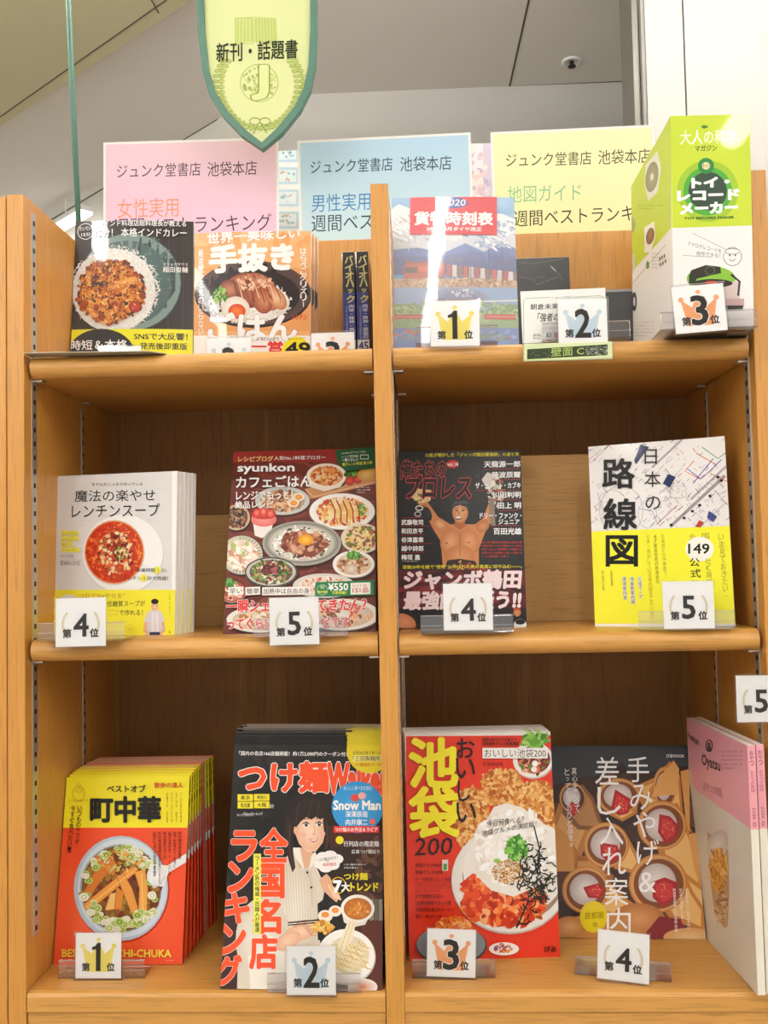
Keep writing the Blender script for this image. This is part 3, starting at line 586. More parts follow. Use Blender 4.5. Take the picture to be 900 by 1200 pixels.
# little chef in a pale shirt
b.poly([(590, 925), (580, 850), (598, 800), (620, 785), (655, 785), (676, 802), (690, 850), (676, 925)], '#dcd6dd'); b.poly([(617, 925), (622, 800), (655, 800), (660, 925)], '#ebe6ea'); b.line([(637, 800), (640, 905)], 2, '#a9a2ae')
b.ell(638, 765, 19, 26, '#e9b48e', '#f6cda8'); b.ell(638, 742, 20, 14, '#2f2520'); b.poly([(583, 850), (577, 900), (600, 918), (606, 905), (596, 890), (600, 850)], '#e7b490'); b.poly([(688, 850), (694, 895), (672, 918), (664, 906), (680, 888), (672, 850)], '#e7b490'); b.rect(610, 903, 665, 920, '#3a3f5a'); b.ell(631, 764, 2, 1.5, '#222'); b.ell(645, 764, 2, 1.5, '#222'); b.ell(638, 776, 5, 2, '#fff')
Hb = .062; b.H = H
bo = b.build('paper_band', MATTE, soup, loc=lambda x, z, d: (x - W / 2, -.0006 - d, z)); 
copies(soup, 4, .0098, ['%s white and yellow soup cookbook counted from the front of its stack' % k for k in ORD[:4]], .063, 'soup cookbooks stacked on the left middle shelf', .0006, dx=.0012)
# ---------------------------------------------------------------- cafe recipe magazine
fr, W, H = pose(-.1211, .0627, .0038, .3508, .002, .2027, .2696, Z2 - .001)
a = Art(fr, W, H, (240, 510, 4.2857), '#6b2a22')
a.blobs(450, 500, 420, 480, 260, 20, 60, ['#74302a', '#64261f', '#7d382d', '#5a211d', '#82402f'], 50, 3, 8); a.rect(60, 60, 900, 140, '#9c2f2c', -10)
def dish(cx, cy, rx, ry, rim='#f4f1ea', inner='#d9cfc0', pal=('#c9763a', '#e8a868', '#8a4a22'), seed=1, n=160, k=.72, sz=(5, 14), rot=0):
    a.ell(cx + 6, cy + 9, rx, ry, '#3a1815', None, rot); a.ell(cx, cy, rx, ry, '#b9b2a8', None, rot); a.ell(cx, cy - 2, rx * .985, ry * .98, rim, None, rot); a.ell(cx, cy, rx * .82, ry * .8, inner, rim, rot); a.blobs(cx, cy, rx * k, ry * k, n, sz[0], sz[1], list(pal), seed)
a.poly([(505, 270), (530, 320), (560, 316), (870, 240), (870, 190), (700, 220)], '#c98f5e'); a.line([(505, 270), (545, 310), (870, 232)], 7, '#e0b184')
dish(612, 205, 102, 62, '#f6efe2', '#d9a060', ('#cf6a2a', '#e79a50', '#b8501c', '#f2c080'), 51, 120, .7); a.poly([(512, 215), (530, 262), (600, 282), (680, 262), (712, 215), (680, 245), (612, 262), (540, 245)], '#efe6d6')
a.blobs(735, 190, 28, 22, 30, 6, 14, ['#3f7a2c', '#6aa83e', '#2d5f22'], 52); a.ell(728, 230, 24, 24, '#a81e18', '#e24a34'); a.ell(768, 222, 22, 22, '#a81e18', '#e8563a'); a.ell(815, 195, 50, 34, '#c9953e', '#edc97a', -15)
dish(390, 330, 138, 72, '#cfd2cc', '#a8a39a', ('#d9a074', '#b87848', '#efc8a0', '#8a5030'), 53, 150, .7); a.ell(470, 312, 30, 22, '#f3e6d2'); a.ell(472, 312, 17, 13, '#e8871e', '#ffb347'); a.ell(445, 340, 30, 22, '#f3e6d2'); a.ell(447, 342, 17, 13, '#e8871e', '#ffb347')
dish(690, 385, 166, 92, '#fbf9f4', '#efe6d8', ('#d9642a', '#ee9a4a', '#f2c878', '#c2491e', '#f6dca0'), 54, 240, .74); a.blobs(700, 380, 75, 50, 80, 9, 20, ['#f2cc7c', '#efb95a', '#fae3a8'], 55)
for i in range(5): a.line([(630 + i * 32, 325 + i * 3), (655 + i * 30, 380), (650 + i * 32, 440)], 7, '#a82a1c')
a.blobs(790, 370, 16, 30, 20, 4, 9, ['#5f9a36', '#8cc050'], 56)
dish(160, 415, 68, 64, '#d9b48c', '#5a3a2c', ('#3a2620', '#6a4838', '#8f2f26', '#a8825a', '#2b2b26'), 57, 110, .8, (4, 10))
a.poly([(238, 400), (252, 505), (285, 518), (330, 505), (352, 400)], '#f3ece8'); a.ell(297, 425, 64, 36, '#e8746c', '#f6a098'); a.ell(297, 398, 62, 26, '#c9282a', '#ec5a50'); a.ell(262, 392, 20, 24, '#c4201f', '#ff8a70', 20); a.ell(330, 395, 24, 26, '#c4201f', '#ff8a70', -20); a.ell(295, 385, 18, 22, '#d62f2a', '#ffa088')
dish(787, 520, 104, 76, '#e8dcc8', '#e9d6a6', ('#e9c878', '#f4e2a8', '#8a5a34', '#6a8a3a', '#b86a4a', '#f0d48e'), 58, 170, .78)
dish(186, 604, 106, 98, '#cfcdb6', '#ece4ce', ('#f0d8c8', '#e6b8a4', '#f8f0e0', '#b6c878', '#d99a84', '#fffaf0'), 59, 130, .72, (9, 20))
for k in range(22): an = math.radians(-95 + k * 10); a.line([(186 + 80 * math.cos(an), 604 + 76 * math.sin(an)), (186 + 101 * math.cos(an), 604 + 94 * math.sin(an))], 4, '#8d8f78')
dish(488, 545, 198, 112, '#a9a79c', '#cdc8ba', ('#e9e6da', '#ffffff', '#4a5a3a', '#f4f1e8', '#dcd8c8'), 60, 330, .72, (5, 11)); a.ring(488, 543, 180, 98, 6, '#7f8078'); a.blobs(500, 545, 112, 60, 220, 8, 20, ['#8a4a34', '#c98a6a', '#6b3526', '#a8644a', '#e0ac8c'], 61); a.ell(508, 528, 40, 28, '#e8930e', '#ffd24a')
dish(334, 690, 132, 76, '#c9c6ba', '#4f5a44', ('#55702f', '#7fa048', '#3c4f2c', '#8a3a34', '#c9a878', '#e9e0d0'), 62, 200, .75); a.ring(334, 690, 128, 72, 7, '#4a4540'); a.blobs(330, 680, 42, 26, 40, 6, 14, ['#7a2f38', '#b8606a', '#5a2a30'], 63)
dish(748, 652, 106, 68, '#f6f3ec', '#d9c4a8', ('#b87a4e', '#8a5230', '#dcb488', '#e8ddcc'), 64, 130, .7); a.ell(735, 675, 34, 26, '#c9b090', '#f3e6d0'); a.blobs(752, 606, 34, 20, 50, 4, 9, ['#4f9a3c', '#7cc05a', '#2f6f28'], 65)
dish(600, 760, 158, 62, '#ddd8ce', '#f0e3dc', ('#e6b4a0', '#f3d6c4', '#cf6a4a', '#ffffff'), 66, 110, .7)
dish(140, 790, 70, 55, '#b04a3a', '#c9786a', ('#e8a890', '#f4d0bc', '#8a3a2a'), 67, 60, .7); a.blobs(130, 745, 28, 20, 30, 5, 10, ['#3f8a3c', '#6ab05a'], 68); dish(690, 905, 190, 80, '#e9e4da', '#c9b9a4', ('#d96a4a', '#f0c8a8', '#8a5a3a'), 69, 120, .7); dish(280, 930, 170, 66, '#e9e4da', '#c9b9a4', ('#e9c8a0', '#b87a4a', '#f3e3cc'), 70, 100, .7)
a.poly([(655, 80), (670, 148), (710, 186), (860, 168), (870, 60)], '#1f5c38'); a.text('syunkonカフェごはん', 688, 88, 812, 102, '#e9f0e4', 0, None, -8); a.text('レンジ特別編', 690, 106, 770, 120, '#e9f0e4', .005, None, -4); a.text('一番くわしい', 690, 122, 772, 138, WH, .02, None, -4); a.text('電子レンジ料理 第３弾', 692, 144, 840, 160, '#f3e84a', .02, None, -10); a.frameline(782, 104, 822, 124, 2.5, WH)
a.text('レシピブログ', 170, 112, 345, 138, '#f3c94a', .02, (WH, .02), -3); a.text('人気No.1料理ブロガー', 350, 110, 606, 130, WH, .012, None, -4)
a.text('syunkon', 168, 148, 450, 200, WH, .04, None, -2); a.text('カフェごはん', 160, 212, 538, 268, WH, .035, None, -6); a.text('レンジでもっと！', 160, 288, 442, 330, WH, .03, None, -6); a.text('絶品レシピ', 155, 336, 345, 372, WH, .03, None, -2)
a.tiny(764, 264, 832, 300, 3, 8, WH, 4)
a.poly([(555, 815), (850, 808), (850, 732), (556, 742)], '#17824a'); a.ring(592, 780, 26, 26, 2, '#bfe6c8'); a.text('祝', 580, 758, 604, 776, '#d9f0d0'); a.text('累計部数', 568, 784, 616, 798, '#f3ef4a', .02); a.text('¥550', 622, 748, 720, 784, WH, .04, None, -2); a.text('万部突破！', 640, 786, 712, 802, '#f3ef4a', .03); a.rect(733, 746, 832, 804, '#fbf9f4', -3); a.text('レシピ数', 744, 752, 816, 764, '#c4382c', .01); a.text('151品', 744, 770, 822, 796, '#c4382c', .03, None, -2)
for x0, x1, s_ in ((120, 196, '早い'), (206, 280, '簡単'), (290, 532, '加熱中は自由の身')): a.rect(x0, 768, x1, 808, '#f8f4ec', -4); a.text(s_, x0 + 6, 774, x1 - 6, 802, '#2a2a2a', .012, None, -3)
a.text('一瞬シェフが降りてきたん？', 112, 832, 812, 894, '#e2403a', .05, (WH, .035), -10); a.text('ってぐらい簡単なレシピです', 115, 922, 728, 980, '#e2403a', .045, (WH, .035), -10); a.text('チン！', 742, 905, 830, 950, '#f2a33a', .03, (WH, .02), -12)
cafe = book('recipe_magazine', 'recipe magazine covered with many dishes on a dark red table', 'magazine', fr, W, H, .009, a, GLOSS, 0, spine_col='#7d2c2a')
# ---------------------------------------------------------------- wrestling magazine
fr, W, H = pose(.0945, .092, -.0075, .2329, -.0138, .1726, .2521, Z2)
a = Art(fr, W, H, (450, 510, 4.5), '#141416'); a.ell(400, 300, 330, 260, '#141416', '#2b2e30'); a.blobs(560, 200, 90, 60, 60, 2, 6, ['#3a3d40', '#4a4d50', '#2a2c2f'], 71)
SK = ['#c9804e', '#e2a06c', '#b5683c', '#efb886']
a.poly([(310, 690), (300, 560), (262, 500), (232, 440), (205, 380), (235, 360), (285, 430), (350, 470), (480, 470), (520, 440), (552, 360), (585, 380), (560, 460), (530, 520), (500, 600), (500, 690)], '#cf8650')
a.ell(350, 560, 52, 70, '#c27844', '#e9ab78', 15); a.ell(450, 560, 52, 70, '#c27844', '#e5a470', -15); a.ell(400, 640, 78, 60, '#c47c48', '#dd9a66'); a.ell(295, 470, 38, 30, '#c47c48', '#efb886', 30); a.ell(520, 480, 38, 30, '#b56d3c', '#d8945e', -35); a.poly([(370, 480), (375, 445), (425, 445), (430, 480), (400, 500)], '#b06838'); a.ell(330, 570, 6, 4, '#8a4526'); a.ell(448, 565, 6, 4, '#8a4526'); a.line([(400, 510), (402, 640)], 4, '#b06838')
a.ell(402, 405, 42, 58, '#c98552', '#eab080'); a.poly([(358, 400), (356, 365), (375, 348), (410, 342), (438, 352), (446, 380), (444, 405), (434, 380), (400, 368), (370, 378)][::-1], '#3d3d44'); a.blobs(402, 356, 38, 14, 50, 3, 7, ['#55555c', '#2c2c32', '#46464e'], 77); a.ell(385, 398, 8, 3, '#2a1a14'); a.ell(415, 398, 8, 3, '#2a1a14'); a.ell(397, 412, 7, 9, '#b87442', '#dc9a68'); a.ell(392, 436, 20, 9, '#6a2a20'); a.ell(392, 434, 17, 5, '#f6efe6'); a.line([(372, 388), (394, 386)], 3, '#2a2220'); a.line([(408, 386), (430, 390)], 3, '#2a2220')
a.ell(228, 415, 22, 40, '#1b1b20', '#2c2c34', -20); a.ell(205, 350, 30, 22, '#c98552'); a.poly([(145, 330), (160, 280), (250, 290), (245, 345), (195, 360)], '#d8c28a'); a.blobs(198, 325, 44, 28, 40, 4, 10, ['#f0e2b0', '#a88a4a', '#e3cf94', '#6a5426'], 72); a.ring(186, 385, 18, 12, 6, '#d8d2c8'); a.ring(178, 416, 16, 12, 5, '#c8c2b8'); a.poly([(515, 235), (545, 195), (585, 210), (590, 280), (560, 300), (530, 262)], '#dcd6d0'); a.blobs(590, 300, 46, 80, 60, 5, 14, ['#c9bfb4', '#8a7466', '#efe8dc', '#5a4a40', '#b86a4a'], 73); a.poly([(552, 330), (560, 470), (588, 480), (580, 330)], '#8b7a6c')
a.poly([(320, 700), (335, 660), (400, 652), (480, 664), (505, 705), (500, 750), (330, 750)], '#2a1c16'); a.blobs(408, 700, 70, 34, 60, 4, 10, ['#8a5a34', '#c99a5a', '#5a2e22', '#a83a2a', '#3a2a20'], 74)
a.rect(60, 712, 770, 915, '#5a141c', -4); a.blobs(410, 815, 350, 100, 80, 12, 40, ['#7a1820', '#3a1014', '#8a2a30', '#2a0c10'], 75, 3, 0); a.rect(60, 915, 770, 1060, '#151316'); a.ell(110, 985, 62, 40, '#c97a4e', '#e6a074', 25); a.ell(718, 1000, 34, 30, '#d8d8d8'); a.ell(702, 935, 20, 22, '#a86a42', '#d6965e'); a.ell(700, 915, 20, 8, '#c43a2a'); a.ell(718, 985, 26, 14, '#1a1a1c')
RO = ('#c8343a', .03)
a.text('俺たちの', 80, 135, 320, 230, '#1a1012', .045, ('#f0604c', .03), -6, 12); a.text('プロレス', 112, 215, 455, 330, '#1a1012', .05, ('#f0504c', .03), 0, 10)
a.text('12名が明かした「ジャンボ鶴田最強説」の虚と実', 220, 96, 712, 116, '#f4e62a', .02, None, -6); a.ell(362, 153, 32, 22, '#c92a2e'); a.text('vol.14', 334, 143, 390, 164, WH, .02)
for i, s_ in enumerate(('天龍源一郎', '藤波辰爾', 'ザ・グレート・カブキ', '川田利明', '田上 明')):
    y = (136, 192, 248, 298, 354)[i]; x = (528, 568, 482, 572, 600)[i]; a.text(s_, x, y + 2, 718 + i, y + 34, WH, .03, ('#111', .03), -2); a.line([(x, y + 44), (718, y + 42)], 2.5, '#b8242a')
a.text('ドリー・ファンク・', 506, 410, 724, 440, WH, .03, ('#111', .03)); a.text('ジュニア', 604, 444, 714, 470, WH, .03, ('#111', .03)); a.line([(560, 478), (722, 477)], 2.5, '#b8242a'); a.text('百田光雄', 578, 490, 724, 524, WH, .035, ('#111', .03))
for i, s_ in enumerate(('武藤敬司', '和田京平', '谷津嘉章', '越中詩郎', '梅垣 進')): y = 446 + i * 46; a.text(s_, 92, y, (206, 206, 208, 208, 190)[i], y + 28, WH, .03); a.line([(92, y - 10), (215 + i % 2 * 40, y - 12)], 2, '#b8242a')
a.tiny(515, 560, 728, 652, 5, 15, '#e8342e', 5, .62); a.tiny(96, 662, 215, 670, 1, 20, '#ddd', 5, .8); a.text('没後20年を経て“怪物”と呼ばれた男の真実に切り込む――。', 98, 686, 728, 706, '#f4e62a', .02, None, -4)
a.text('ジャンボ鶴田', 104, 716, 716, 812, '#f6dfe2', .06, ('#3a0a10', .02), -4, 8); a.text('最強説を疑う!!', 104, 826, 716, 920, '#f6dfe2', .06, ('#3a0a10', .02), -6, 8)
wrest = book('wrestling_magazine', 'black magazine with a bare chested wrestler raising both arms', 'magazine', fr, W, H, .010, a, SEMI, 0, spine_col='#1a1a1c')
# ---------------------------------------------------------------- rail map book
fr, W, H = pose(.3538, .0615, -.3196, .0877, .0206, .175, .2447, Z2)
a = Art(fr, W, H, (660, 500, 3.75), '#f3f1f0'); a.edge = '#eeeae6'
rr = random.Random(8)
def dl(x, y, L_, w_, c, an=-43): a.line([(x, y), (x + L_ * math.cos(math.radians(an)), y + L_ * math.sin(math.radians(an)))], w_, c)
for x, y, L_, w_, c in ((470, 440, 330, 14, '#a59aa2'), (560, 320, 260, 10, '#b9adb4'), (120, 160, 130, 3, '#b8aeb6'), (390, 180, 180, 9, '#b5a8b0'), (410, 430, 120, 4, '#c9898e'), (600, 440, 160, 3, '#a8a0b0'), (180, 100, 60, 5, '#9a8f98')): dl(x, y, L_, w_, c)
for x0, y0, c, pts in ((570, 95, '#e2703a', [(0, 0), (20, 25), (100, 70), (75, 110), (160, 150)]), (560, 100, '#e2703a', [(15, 50), (-25, 95), (40, 130)]), (545, 185, '#3a58b8', [(0, 0), (60, 45), (100, 10), (150, -40)]), (600, 140, '#3a58b8', [(60, 0), (10, 60), (-30, 110)]), (640, 90, '#4aa86a', [(-30, 0), (40, 50), (80, 20)]), (330, 360, '#8fb4d8', [(0, 0), (60, 10), (82, 60)]), (150, 290, '#9fc4dc', [(0, 0), (20, 60), (70, 100), (140, 110)])): a.line([(x0 + p[0], y0 + p[1]) for p in pts], 4, c)
a.ring(255, 370, 95, 110, 2.5, '#b0aeb8'); a.ring(370, 385, 40, 60, 2.5, '#a8b8d0'); a.ring(215, 330, 60, 50, 2, '#c8a8b0')
for i in range(240):
    x, y = rr.uniform(100, 720), rr.uniform(60, 440); dl(x, y, rr.uniform(8, 30), rr.choice((1.6, 2.2, 3)), rr.choice(['#8f8790', '#b8aeb4', '#c87a80', '#7a86b0', '#6a6068', '#a8a0aa', '#c9c0c6']), rr.choice((-43, 47, -43)))
for i in range(60): x, y = rr.uniform(450, 700), rr.uniform(220, 430); dl(x, y, 16, 2, '#8d828c', 47)
for x, y in ((600, 345), (568, 372), (532, 402), (645, 305), (475, 432), (680, 222), (695, 238)): a.ell(x, y, 7, 6, '#1a1a1c')
a.poly([(312, 150), (340, 80), (378, 90), (320, 165)], '#22305e'); a.poly([(438, 250), (462, 208), (495, 222), (468, 268)], '#22305e'); a.poly([(632, 400), (640, 370), (676, 395), (660, 420)], '#3a4a8a'); a.poly([(580, 440), (598, 412), (618, 420), (604, 442)], '#c8402a')
a.frameline(470, 262, 540, 312, 1.5, '#b0a8b0')
for i, ch in enumerate('日本の'): a.text(ch, (358, 358, 362)[i], (100, 197, 306)[i], (412, 428, 428)[i], (165, 266, 364)[i], '#1f1f1f', .004)
route = book('map_book', 'white map book of rail lines with a bright yellow paper band', 'book', fr, W, H, .017, a, PRINT, 0, spine_col='#f0ece9')
b = Art(fr, W, H, (660, 500, 3.75)); b.poly([(100, 462), (735, 436), (770, 872), (130, 872)][::-1], '#fbf83a', 1e-5); b.rect(120, 866, 800, 900, '#f8f6f0')
for i, ch in enumerate('路線図'): (a if i < 2 else b).text(ch, (174, 180, 190)[i], (142, 318, 480)[i], (312, 322, 326)[i], (270, 452, 612)[i], '#151515', .035)
b.vtext('いま見ておきたい、', 692, 470, 760, 26, '#8f8d3a', .004, dx=25); b.text('全', 552, 472, 582, 498, '#8f8d3a'); b.text('国', 610, 468, 642, 494, '#8f8d3a'); b.ell(600, 538, 62, 54, '#fffef4'); b.text('149', 550, 515, 642, 558, '#151515', .03)
b.text('公', 556, 578, 600, 614, '#2a2a14', .02); b.text('式', 560, 626, 604, 664, '#2a2a14', .02); b.text('路', 562, 676, 606, 700, '#8f8d3a'); b.vtext('社（路線', 636, 576, 695, 28, '#a5a23c', dx=8)
b.vtext('北海道から沖縄まで、', 436, 472, 672, 17, '#9a983c', dx=14); b.vtext('47都道府県の鉄道会社', 402, 474, 690, 17, '#8a883a', dx=14); b.vtext('公表・掲出している案内図をこの一冊に', 372, 474, 850, 17, '#b5b240', dx=20)
b.vtext('広域マップ', 336, 660, 756, 18, '#2a2a1c', .012, (WH, .09), dx=6); b.vtext('停車駅案内図', 302, 660, 780, 18, '#2a2a1c', .012, (WH, .09), dx=6); b.vtext('運賃案内表', 268, 660, 762, 18, '#2a2a1c', .012, (WH, .09), dx=6)
b.vtext('全国の路線図', 212, 632, 700, 9, '#8a883a', dx=4); b.vtext('駅に掲げる図', 174, 632, 720, 9, '#8a883a', dx=4)
# redo the cover with its title, then wrap the band
bpy.data.objects.remove([c for c in route.children if c.name.startswith('front_cover')][0]); cover_obj(a, route, .017, PRINT)
b.build('paper_band', MATTE, route, loc=lambda x, z, d: (x - W / 2, -.0006 - d, z))
# ---------------------------------------------------------------- red noodle mook, bottom left
fr, W, H = pose(-.3724, .0798, -.0146, .2268, .0075, .1742, .2408, Z3 + .0005)
a = Art(fr, W, H, (40, 870, 4.0909), '#f8552a'); a.edge = '#e6d9c0'
a.rect(40, 120, 800, 409, '#fff02a'); a.ell(360, 800, 400, 300, '#f8552a', '#fb6a38')
a.ell(420, 705, 230, 256, '#c43010', None); a.ell(416, 700, 226, 252, '#b8ccdc'); a.ell(422, 698, 214, 238, '#d6e2ec', '#cfdce8'); a.ell(416, 700, 196, 212, '#98a8b4'); a.ell(418, 700, 190, 206, '#7e5a1c', '#6a2c12')
a.blobs(418, 700, 180, 195, 220, 8, 22, ['#8a5a1a', '#6a3414', '#7c2c14', '#a87428', '#5a2410', '#9a8a3a'], 81)
for pts, c_ in (([(225, 745), (300, 600), (340, 560), (385, 590), (300, 690), (265, 755)], '#d97c26'), ([(240, 775), (430, 620), (480, 592), (500, 606), (490, 622), (262, 808), (245, 800)], '#f0a13e'), ([(395, 640), (430, 630), (470, 700), (497, 790), (488, 830), (465, 815)], '#eda044'), ([(482, 622), (532, 606), (545, 700), (540, 815), (500, 822), (505, 700)], '#f2ab4c'), ([(340, 805), (365, 725), (392, 720), (388, 800)], '#f3c070'), ([(385, 800), (395, 690), (430, 720), (420, 800)], '#e08a2c'), ([(320, 570), (370, 545), (400, 590), (380, 640), (345, 620)], '#e28a30')): a.poly(pts[::-1], c_); a.line(pts + [pts[0]], 3, '#b8641a')
a.line([(250, 792), (490, 606)], 3, '#ffd28a'); a.line([(515, 625), (522, 800)], 3, '#ffd28a')
def onions(art, pts, r0, r1, cols, seed):
    r_ = random.Random(seed)
    for x, y in pts:
        q = r_.uniform(r0, r1); e = r_.uniform(.7, 1); c_ = r_.choice(cols); art.ell(x, y, q, q * e, c_[0], c_[1]); art.ell(x, y, q * .62, q * .6 * e, c_[2]); art.ell(x, y, q * .38, q * .36 * e, c_[0])
rr = random.Random(4); P_ = []
for i in range(150):
    t_ = rr.uniform(0, 6.28); q = rr.uniform(.72, .98); x, y = 418 + 190 * q * math.cos(t_), 700 + 206 * q * math.sin(t_)
    if y < 590 or y > 800 or rr.random() < .35: P_.append((x, y))
onions(a, P_, 12, 24, [('#dfe3a8', '#f6f6d8', '#a8ba58'), ('#c9d47c', '#f0f2c8', '#7f9c34'), ('#f2eedc', '#ffffff', '#cfcaa0'), ('#b4c85a', '#e8ecb0', '#5f8a24')], 5)
a.blobs(418, 570, 120, 60, 60, 4, 14, ['#f0a84a', '#d9822a', '#f6c880', '#c9d47c'], 83, 2.4)
a.poly([(600, 655), (548, 628), (560, 580), (640, 590), (760, 512), (760, 556), (645, 625), (625, 690), (585, 690)][::-1], '#f4f4f2'); a.ell(588, 640, 46, 48, '#e9eaea', '#ffffff'); a.line([(628, 640), (600, 690), (560, 685)], 2, '#7a8a94')
a.text('ベストオブ', 352, 204, 536, 238, '#1d1a12', .03); a.text('町中華', 274, 262, 606, 380, '#1d1a12', .055); a.text('散歩の達人', 578, 192, 716, 218, '#e2532a', .03)
a.ring(216, 245, 30, 34, 3, '#d9b838'); a.text('一二三', 196, 228, 236, 242, '#d98a28'); a.ring(216, 205, 8, 10, 2, '#d9b838'); a.text('いつもの味です', 168, 272, 262, 286, '#c99a20', .01)
a.vtext('いつものヤツが、', 222, 302, 512, 24, '#5a1a12', .012, dx=-16); a.vtext('今すぐ食べたい！', 190, 302, 528, 24, '#5a1a12', .012, dx=-20)
for k in range(4): a.vtext(['チャーハンも餃子も', 'もやしそば', 'ワンタンメン', '中華そば'][k], 706 - k * 22, 240, 330 - (k % 2) * 20, 9, '#4a4212'); a.vtext(['中華丼', '餃子', 'レバニラ', 'かた焼き'][k], 706 - k * 22, 330, 385, 9, '#4a4212')
for k in range(6): a.vtext(['町中華のある風景', '絶品、町中華メニューを食べに', '珠玉のチャーハン', '唯々普通のウマい店', '町中華探検隊を追って', 'ほどよい街の食堂'][k], 700 - k * 24, 428, 560 + (k % 3) * 40, 15, '#3a1010', .012)
a.vtext('ほんとうにいい町なのだ？', 604, 560, 680, 11, '#1a2228', .01); a.text('BEST OF MACHI-CHUKA', 138, 990, 660, 1026, '#f5e04a', .035, None, 2); a.tiny(632, 1040, 692, 1048, 1, 12, '#f3d8c0', 3, .8)
def machi_spine(r, fr_, t):
    b_ = Art(fr_, t, .2408, None, '#e02a1c'); Hm = 240.8; tm = t * 1000
    b_.rect(-1, -1, tm + 1, 62, '#f4e41c'); b_.rect(-1, 62, tm + 1, 108, '#d9d4d0'); b_.vtext('町中華', tm / 2, 6, 42, tm * .9, '#15120e', .03); b_.vtext('ベストオブ名店案内', tm / 2, 46, 104, tm * .6, '#2a2622', .01); b_.vtext('散歩の達人　いつもの味を食べ歩く', tm / 2, 112, 236, tm * .5, '#a01410', 0)
    Wd = .1742; b_.build('spine', PRINT, r, loc=lambda x, z, d: (Wd / 2 + d, x, z))
machi = book('noodle_mook', 'red and yellow noodle bowl magazine, front copy of its stack', 'magazine', fr, W, H, .0080, a, PRINT, 0, spine=machi_spine, spine_col='#e02a1c', pages=PAGEC, spine_side=1)
mm = copies(machi, 11, .0083, ['%s red and yellow noodle magazine counted from the front of its stack' % k for k in ORD[:11]], .2268, 'red and yellow noodle magazines stacked on the bottom shelf', .0012, 5, dx=.0008, pz=(-.3724, .0798, -.0146, .2268, .0075, .1742, .2408), end=.0)
REV = mat('pale_back_cover', (.60, .57, .50), .6)
for c_ in (mm[5], mm[6]):      # two copies turned so that the cut edges face right
    for ch in c_.children:
        if ch.name.startswith('front_cover'):
            ch.data = [q for q in c_.children if q.name.startswith('back_cover')][0].data.copy(); ch.data.transform(Matrix.Translation((0, -.0080, 0)))
        if ch.name.startswith('spine'): ch.data = ch.data.copy(); ch.data.materials[0] = REV
    c_['label'] = c_['label'].replace('red and yellow noodle magazine', 'noodle magazine showing pale page edges,')
# ---------------------------------------------------------------- ramen guide
fr, W, H = pose(-.1185, .0067, .0023, .3098, -.0126, .2016, .2966, Z3 + .0005)
a = Art(fr, W, H, (250, 830, 3.43), '#1a1816'); a.edge = '#b9b2aa'
a.blobs(300, 600, 330, 540, 120, 20, 70, ['#1c1a18', '#24201c', '#161412', '#2a2420'], 90); a.ell(110, 1000, 200, 260, '#2a1712', '#4a2a20'); a.poly([(440, 470), (700, 500), (700, 1140), (600, 1140), (560, 800)], '#4a241a'); a.poly([(480, 560), (700, 540), (700, 760), (470, 700)], '#33221c'); a.poly([(600, 860), (700, 840), (700, 1150), (560, 1150)], '#5f2c20'); a.blobs(640, 640, 60, 120, 60, 8, 24, ['#5a3a2a', '#3a241c', '#6a4634'], 91)
for k in range(4): a.poly([(610 + k * 18, 770), (625 + k * 18, 765), (628 + k * 18, 850), (612 + k * 18, 855)], ['#6f6458', '#8f8478'][k % 2])
SKIN, SK2, SK3 = '#e6b08e', '#f6d0b4', '#cf9472'
# cream blouse
a.poly([(95, 1145), (100, 980), (160, 850), (210, 760), (265, 640), (320, 560), (385, 600), (420, 650), (450, 720), (440, 770), (400, 800), (430, 940), (470, 1145)][::-1], '#ddd2c0'); a.ell(330, 820, 90, 230, '#d6cab6', '#efe7d8'); a.ell(200, 930, 110, 170, '#d9cfbd', '#f1eadc'); a.poly([(150, 1145), (140, 1000), (210, 900), (290, 960), (300, 1145)], '#f3ece0')
for k in range(10): a.line([(280 + k * 12, 600 + k * 8), (300 + k * 10, 860)], 2, '#c9bca6')
a.line([(368, 640), (395, 700), (398, 800)], 4, '#c4b69e'); a.ell(378, 660, 5, 5, '#4a3a30'); a.ell(394, 720, 5, 5, '#4a3a30'); a.poly([(325, 560), (345, 640), (385, 640), (410, 590), (380, 560)], '#e0b090'); a.poly([(318, 560), (330, 600), (366, 650), (348, 560)], '#f3ece0'); a.poly([(408, 575), (420, 600), (385, 650), (392, 600)], '#f3ece0')
# head, hair
a.ell(372, 435, 88, 92, '#241a18'); a.poly([(290, 430), (282, 520), (300, 600), (322, 610), (320, 500), (330, 430)], '#2a1e1a'); a.poly([(440, 440), (462, 500), (448, 560), (436, 520)], '#2a1e1a')
a.poly([(330, 440), (328, 500), (345, 545), (378, 578), (412, 575), (440, 540), (452, 490), (450, 440), (400, 405)], '#efc3a4'); a.ell(388, 495, 56, 74, '#e8b595', '#f9d9c2', -6); a.ell(332, 490, 9, 18, '#dfa582', '#efc0a0')
a.poly([(318, 470), (322, 410), (352, 370), (400, 358), (440, 375), (462, 420), (456, 470), (446, 440), (430, 448), (412, 436), (395, 448), (374, 438), (352, 455), (334, 478)][::-1], '#2c1f1b'); a.line([(345, 380), (332, 460)], 4, '#4a352c'); a.line([(400, 366), (380, 436)], 3, '#4a352c'); a.line([(425, 372), (420, 436)], 3, '#47332b')
for x, y in ((373, 468), (425, 466)): a.ell(x, y, 13, 8, '#fbf3ee'); a.ell(x + 1, y, 7, 8, '#2a1a16'); a.ell(x + 3, y - 3, 2, 2, '#fff'); a.line([(x - 15, y - 3), (x, y - 11), (x + 14, y - 3)], 4, '#2a1a16'); a.line([(x - 14, y - 22), (x + 12, y - 24)], 3, '#5a4034')
